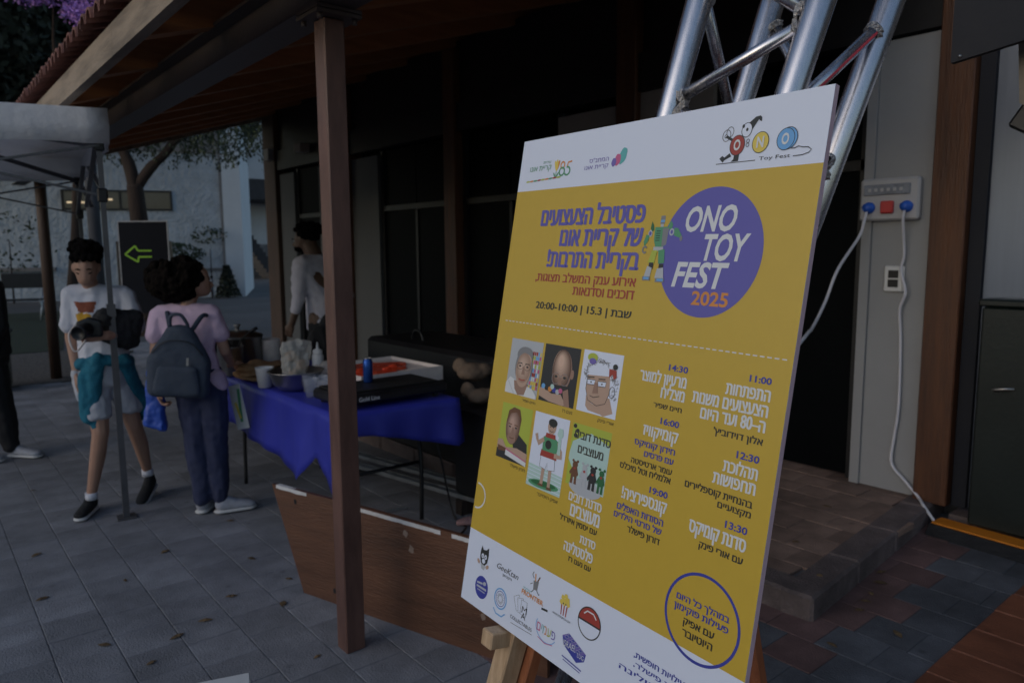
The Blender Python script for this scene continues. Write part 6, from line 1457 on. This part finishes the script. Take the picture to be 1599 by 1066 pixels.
for k in range(14): a = k*.45; I.line([(.1392+.0060*math.cos(a), .95+.006*math.sin(a)), (.1392+.0115*math.cos(a+.4), .95+.0115*math.sin(a+.4))], .0010, 'grey')
I.done()
I = Ink('toy_box_logo'); I.poly([(.234, .876), (.250, .874), (.248, .892), (.236, .893)], 'grey'); I.line([(.240, .876), (.238, .862)], .003, 'orange'); I.line([(.246, .875), (.252, .864)], .003, 'brown'); I.line([(.235, .872), (.229, .866), (.232, .860)], .0016, 'ink'); I.line([(.238, .893), (.232, .900)], .0016, 'ink'); I.line([(.247, .892), (.254, .898), (.256, .896)], .0016, 'ink'); I.line([(.232, .882), (.226, .886)], .0014, 'ink'); I.poly([(.268, .916), (.286, .914), (.286, .918), (.268, .920)], 'ink'); I.done()
I = Ink('card_collectors_logo')
for k, r_ in enumerate((-.5, -.25, 0)):
    u, v = .196+.010*k, .936+.0015*k; c_, s_ = math.cos(r_), math.sin(r_); pts = [(u+x*c_-y*s_, v+x*s_+y*c_) for x, y in ((-.009, -.014), (.009, -.014), (.009, .014), (-.009, .014))]
    I.poly(pts, 'paper'); I.line(pts, .0010, 'ink', True)
I.line([(.182, .981), (.251, .977)], .0009, 'ink'); o = I.done(); o.location.z = -.0001
I = Ink('popcorn_logo'); I.poly([(.318, .888), (.341, .886), (.338, .906), (.322, .907)], 'paper')
for k in range(3): I.poly([(.320+.0075*k, .888), (.3235+.0075*k, .8878), (.3240+.0065*k, .9068), (.3215+.0065*k, .907)], 'red')
for x, y in ((.320, .884), (.326, .880), (.333, .878), (.339, .883), (.323, .875), (.331, .871), (.337, .876), (.328, .884)): I.ell(x, y, .0048, .0048, 'yel2', wob=.1)
I.ell(.326, .885, .0014, .0018, 'ink'); I.ell(.333, .885, .0014, .0018, 'ink'); I.done()
I = Ink('colour_oval'); I.ring(.2890, .9510, .0305, .0230, .0016, 'sky', 40, .1, 20, 200); I.line([(.268, .972), (.290, .976), (.312, .971)], .0016, 'pink'); I.done()
I = Ink('red_white_disc'); u, v, r_ = .3977, .8925, .0285
I.ell(u, v, r_, r_*.95, 'paper', n=50); I.ell(u, v, r_, r_*.95, 'red', a0=180, a1=359.9, n=40); I.line([(u-r_, v), (u+r_, v)], .0030, 'ink'); I.ring(u, v, r_, r_*.95, .0022, 'ink', 60); I.line([(u-.016, v-.012), (u-.008, v-.019), (u+.008, v-.019), (u+.016, v-.012)], .0026, 'white'); I.done('plain red and white round emblem')
I = Ink('brick_logo'); I.poly([(.3350, .940), (.3520, .930), (.4010, .948), (.3985, .962), (.3790, .972), (.3400, .955)], 'blue'); I.poly([(.3350, .940), (.3520, .930), (.4010, .948), (.3830, .957)], 'purple')
for k in range(4):
    for j in range(2): I.ell(.3470+.0110*k+.007*j, .9395+.0045*k-.0050*j, .0042, .0028, 'blue'); I.ring(.3470+.0110*k+.007*j, .9385+.0045*k-.0050*j, .0042, .0026, .0006, 'lgrey', 16)
I.line([(.341, .975), (.395, .980)], .0022, 'blue'); I.line([(.345, .9805), (.392, .9845)], .0016, 'blue'); o = I.done(); o.location.z = -.0002
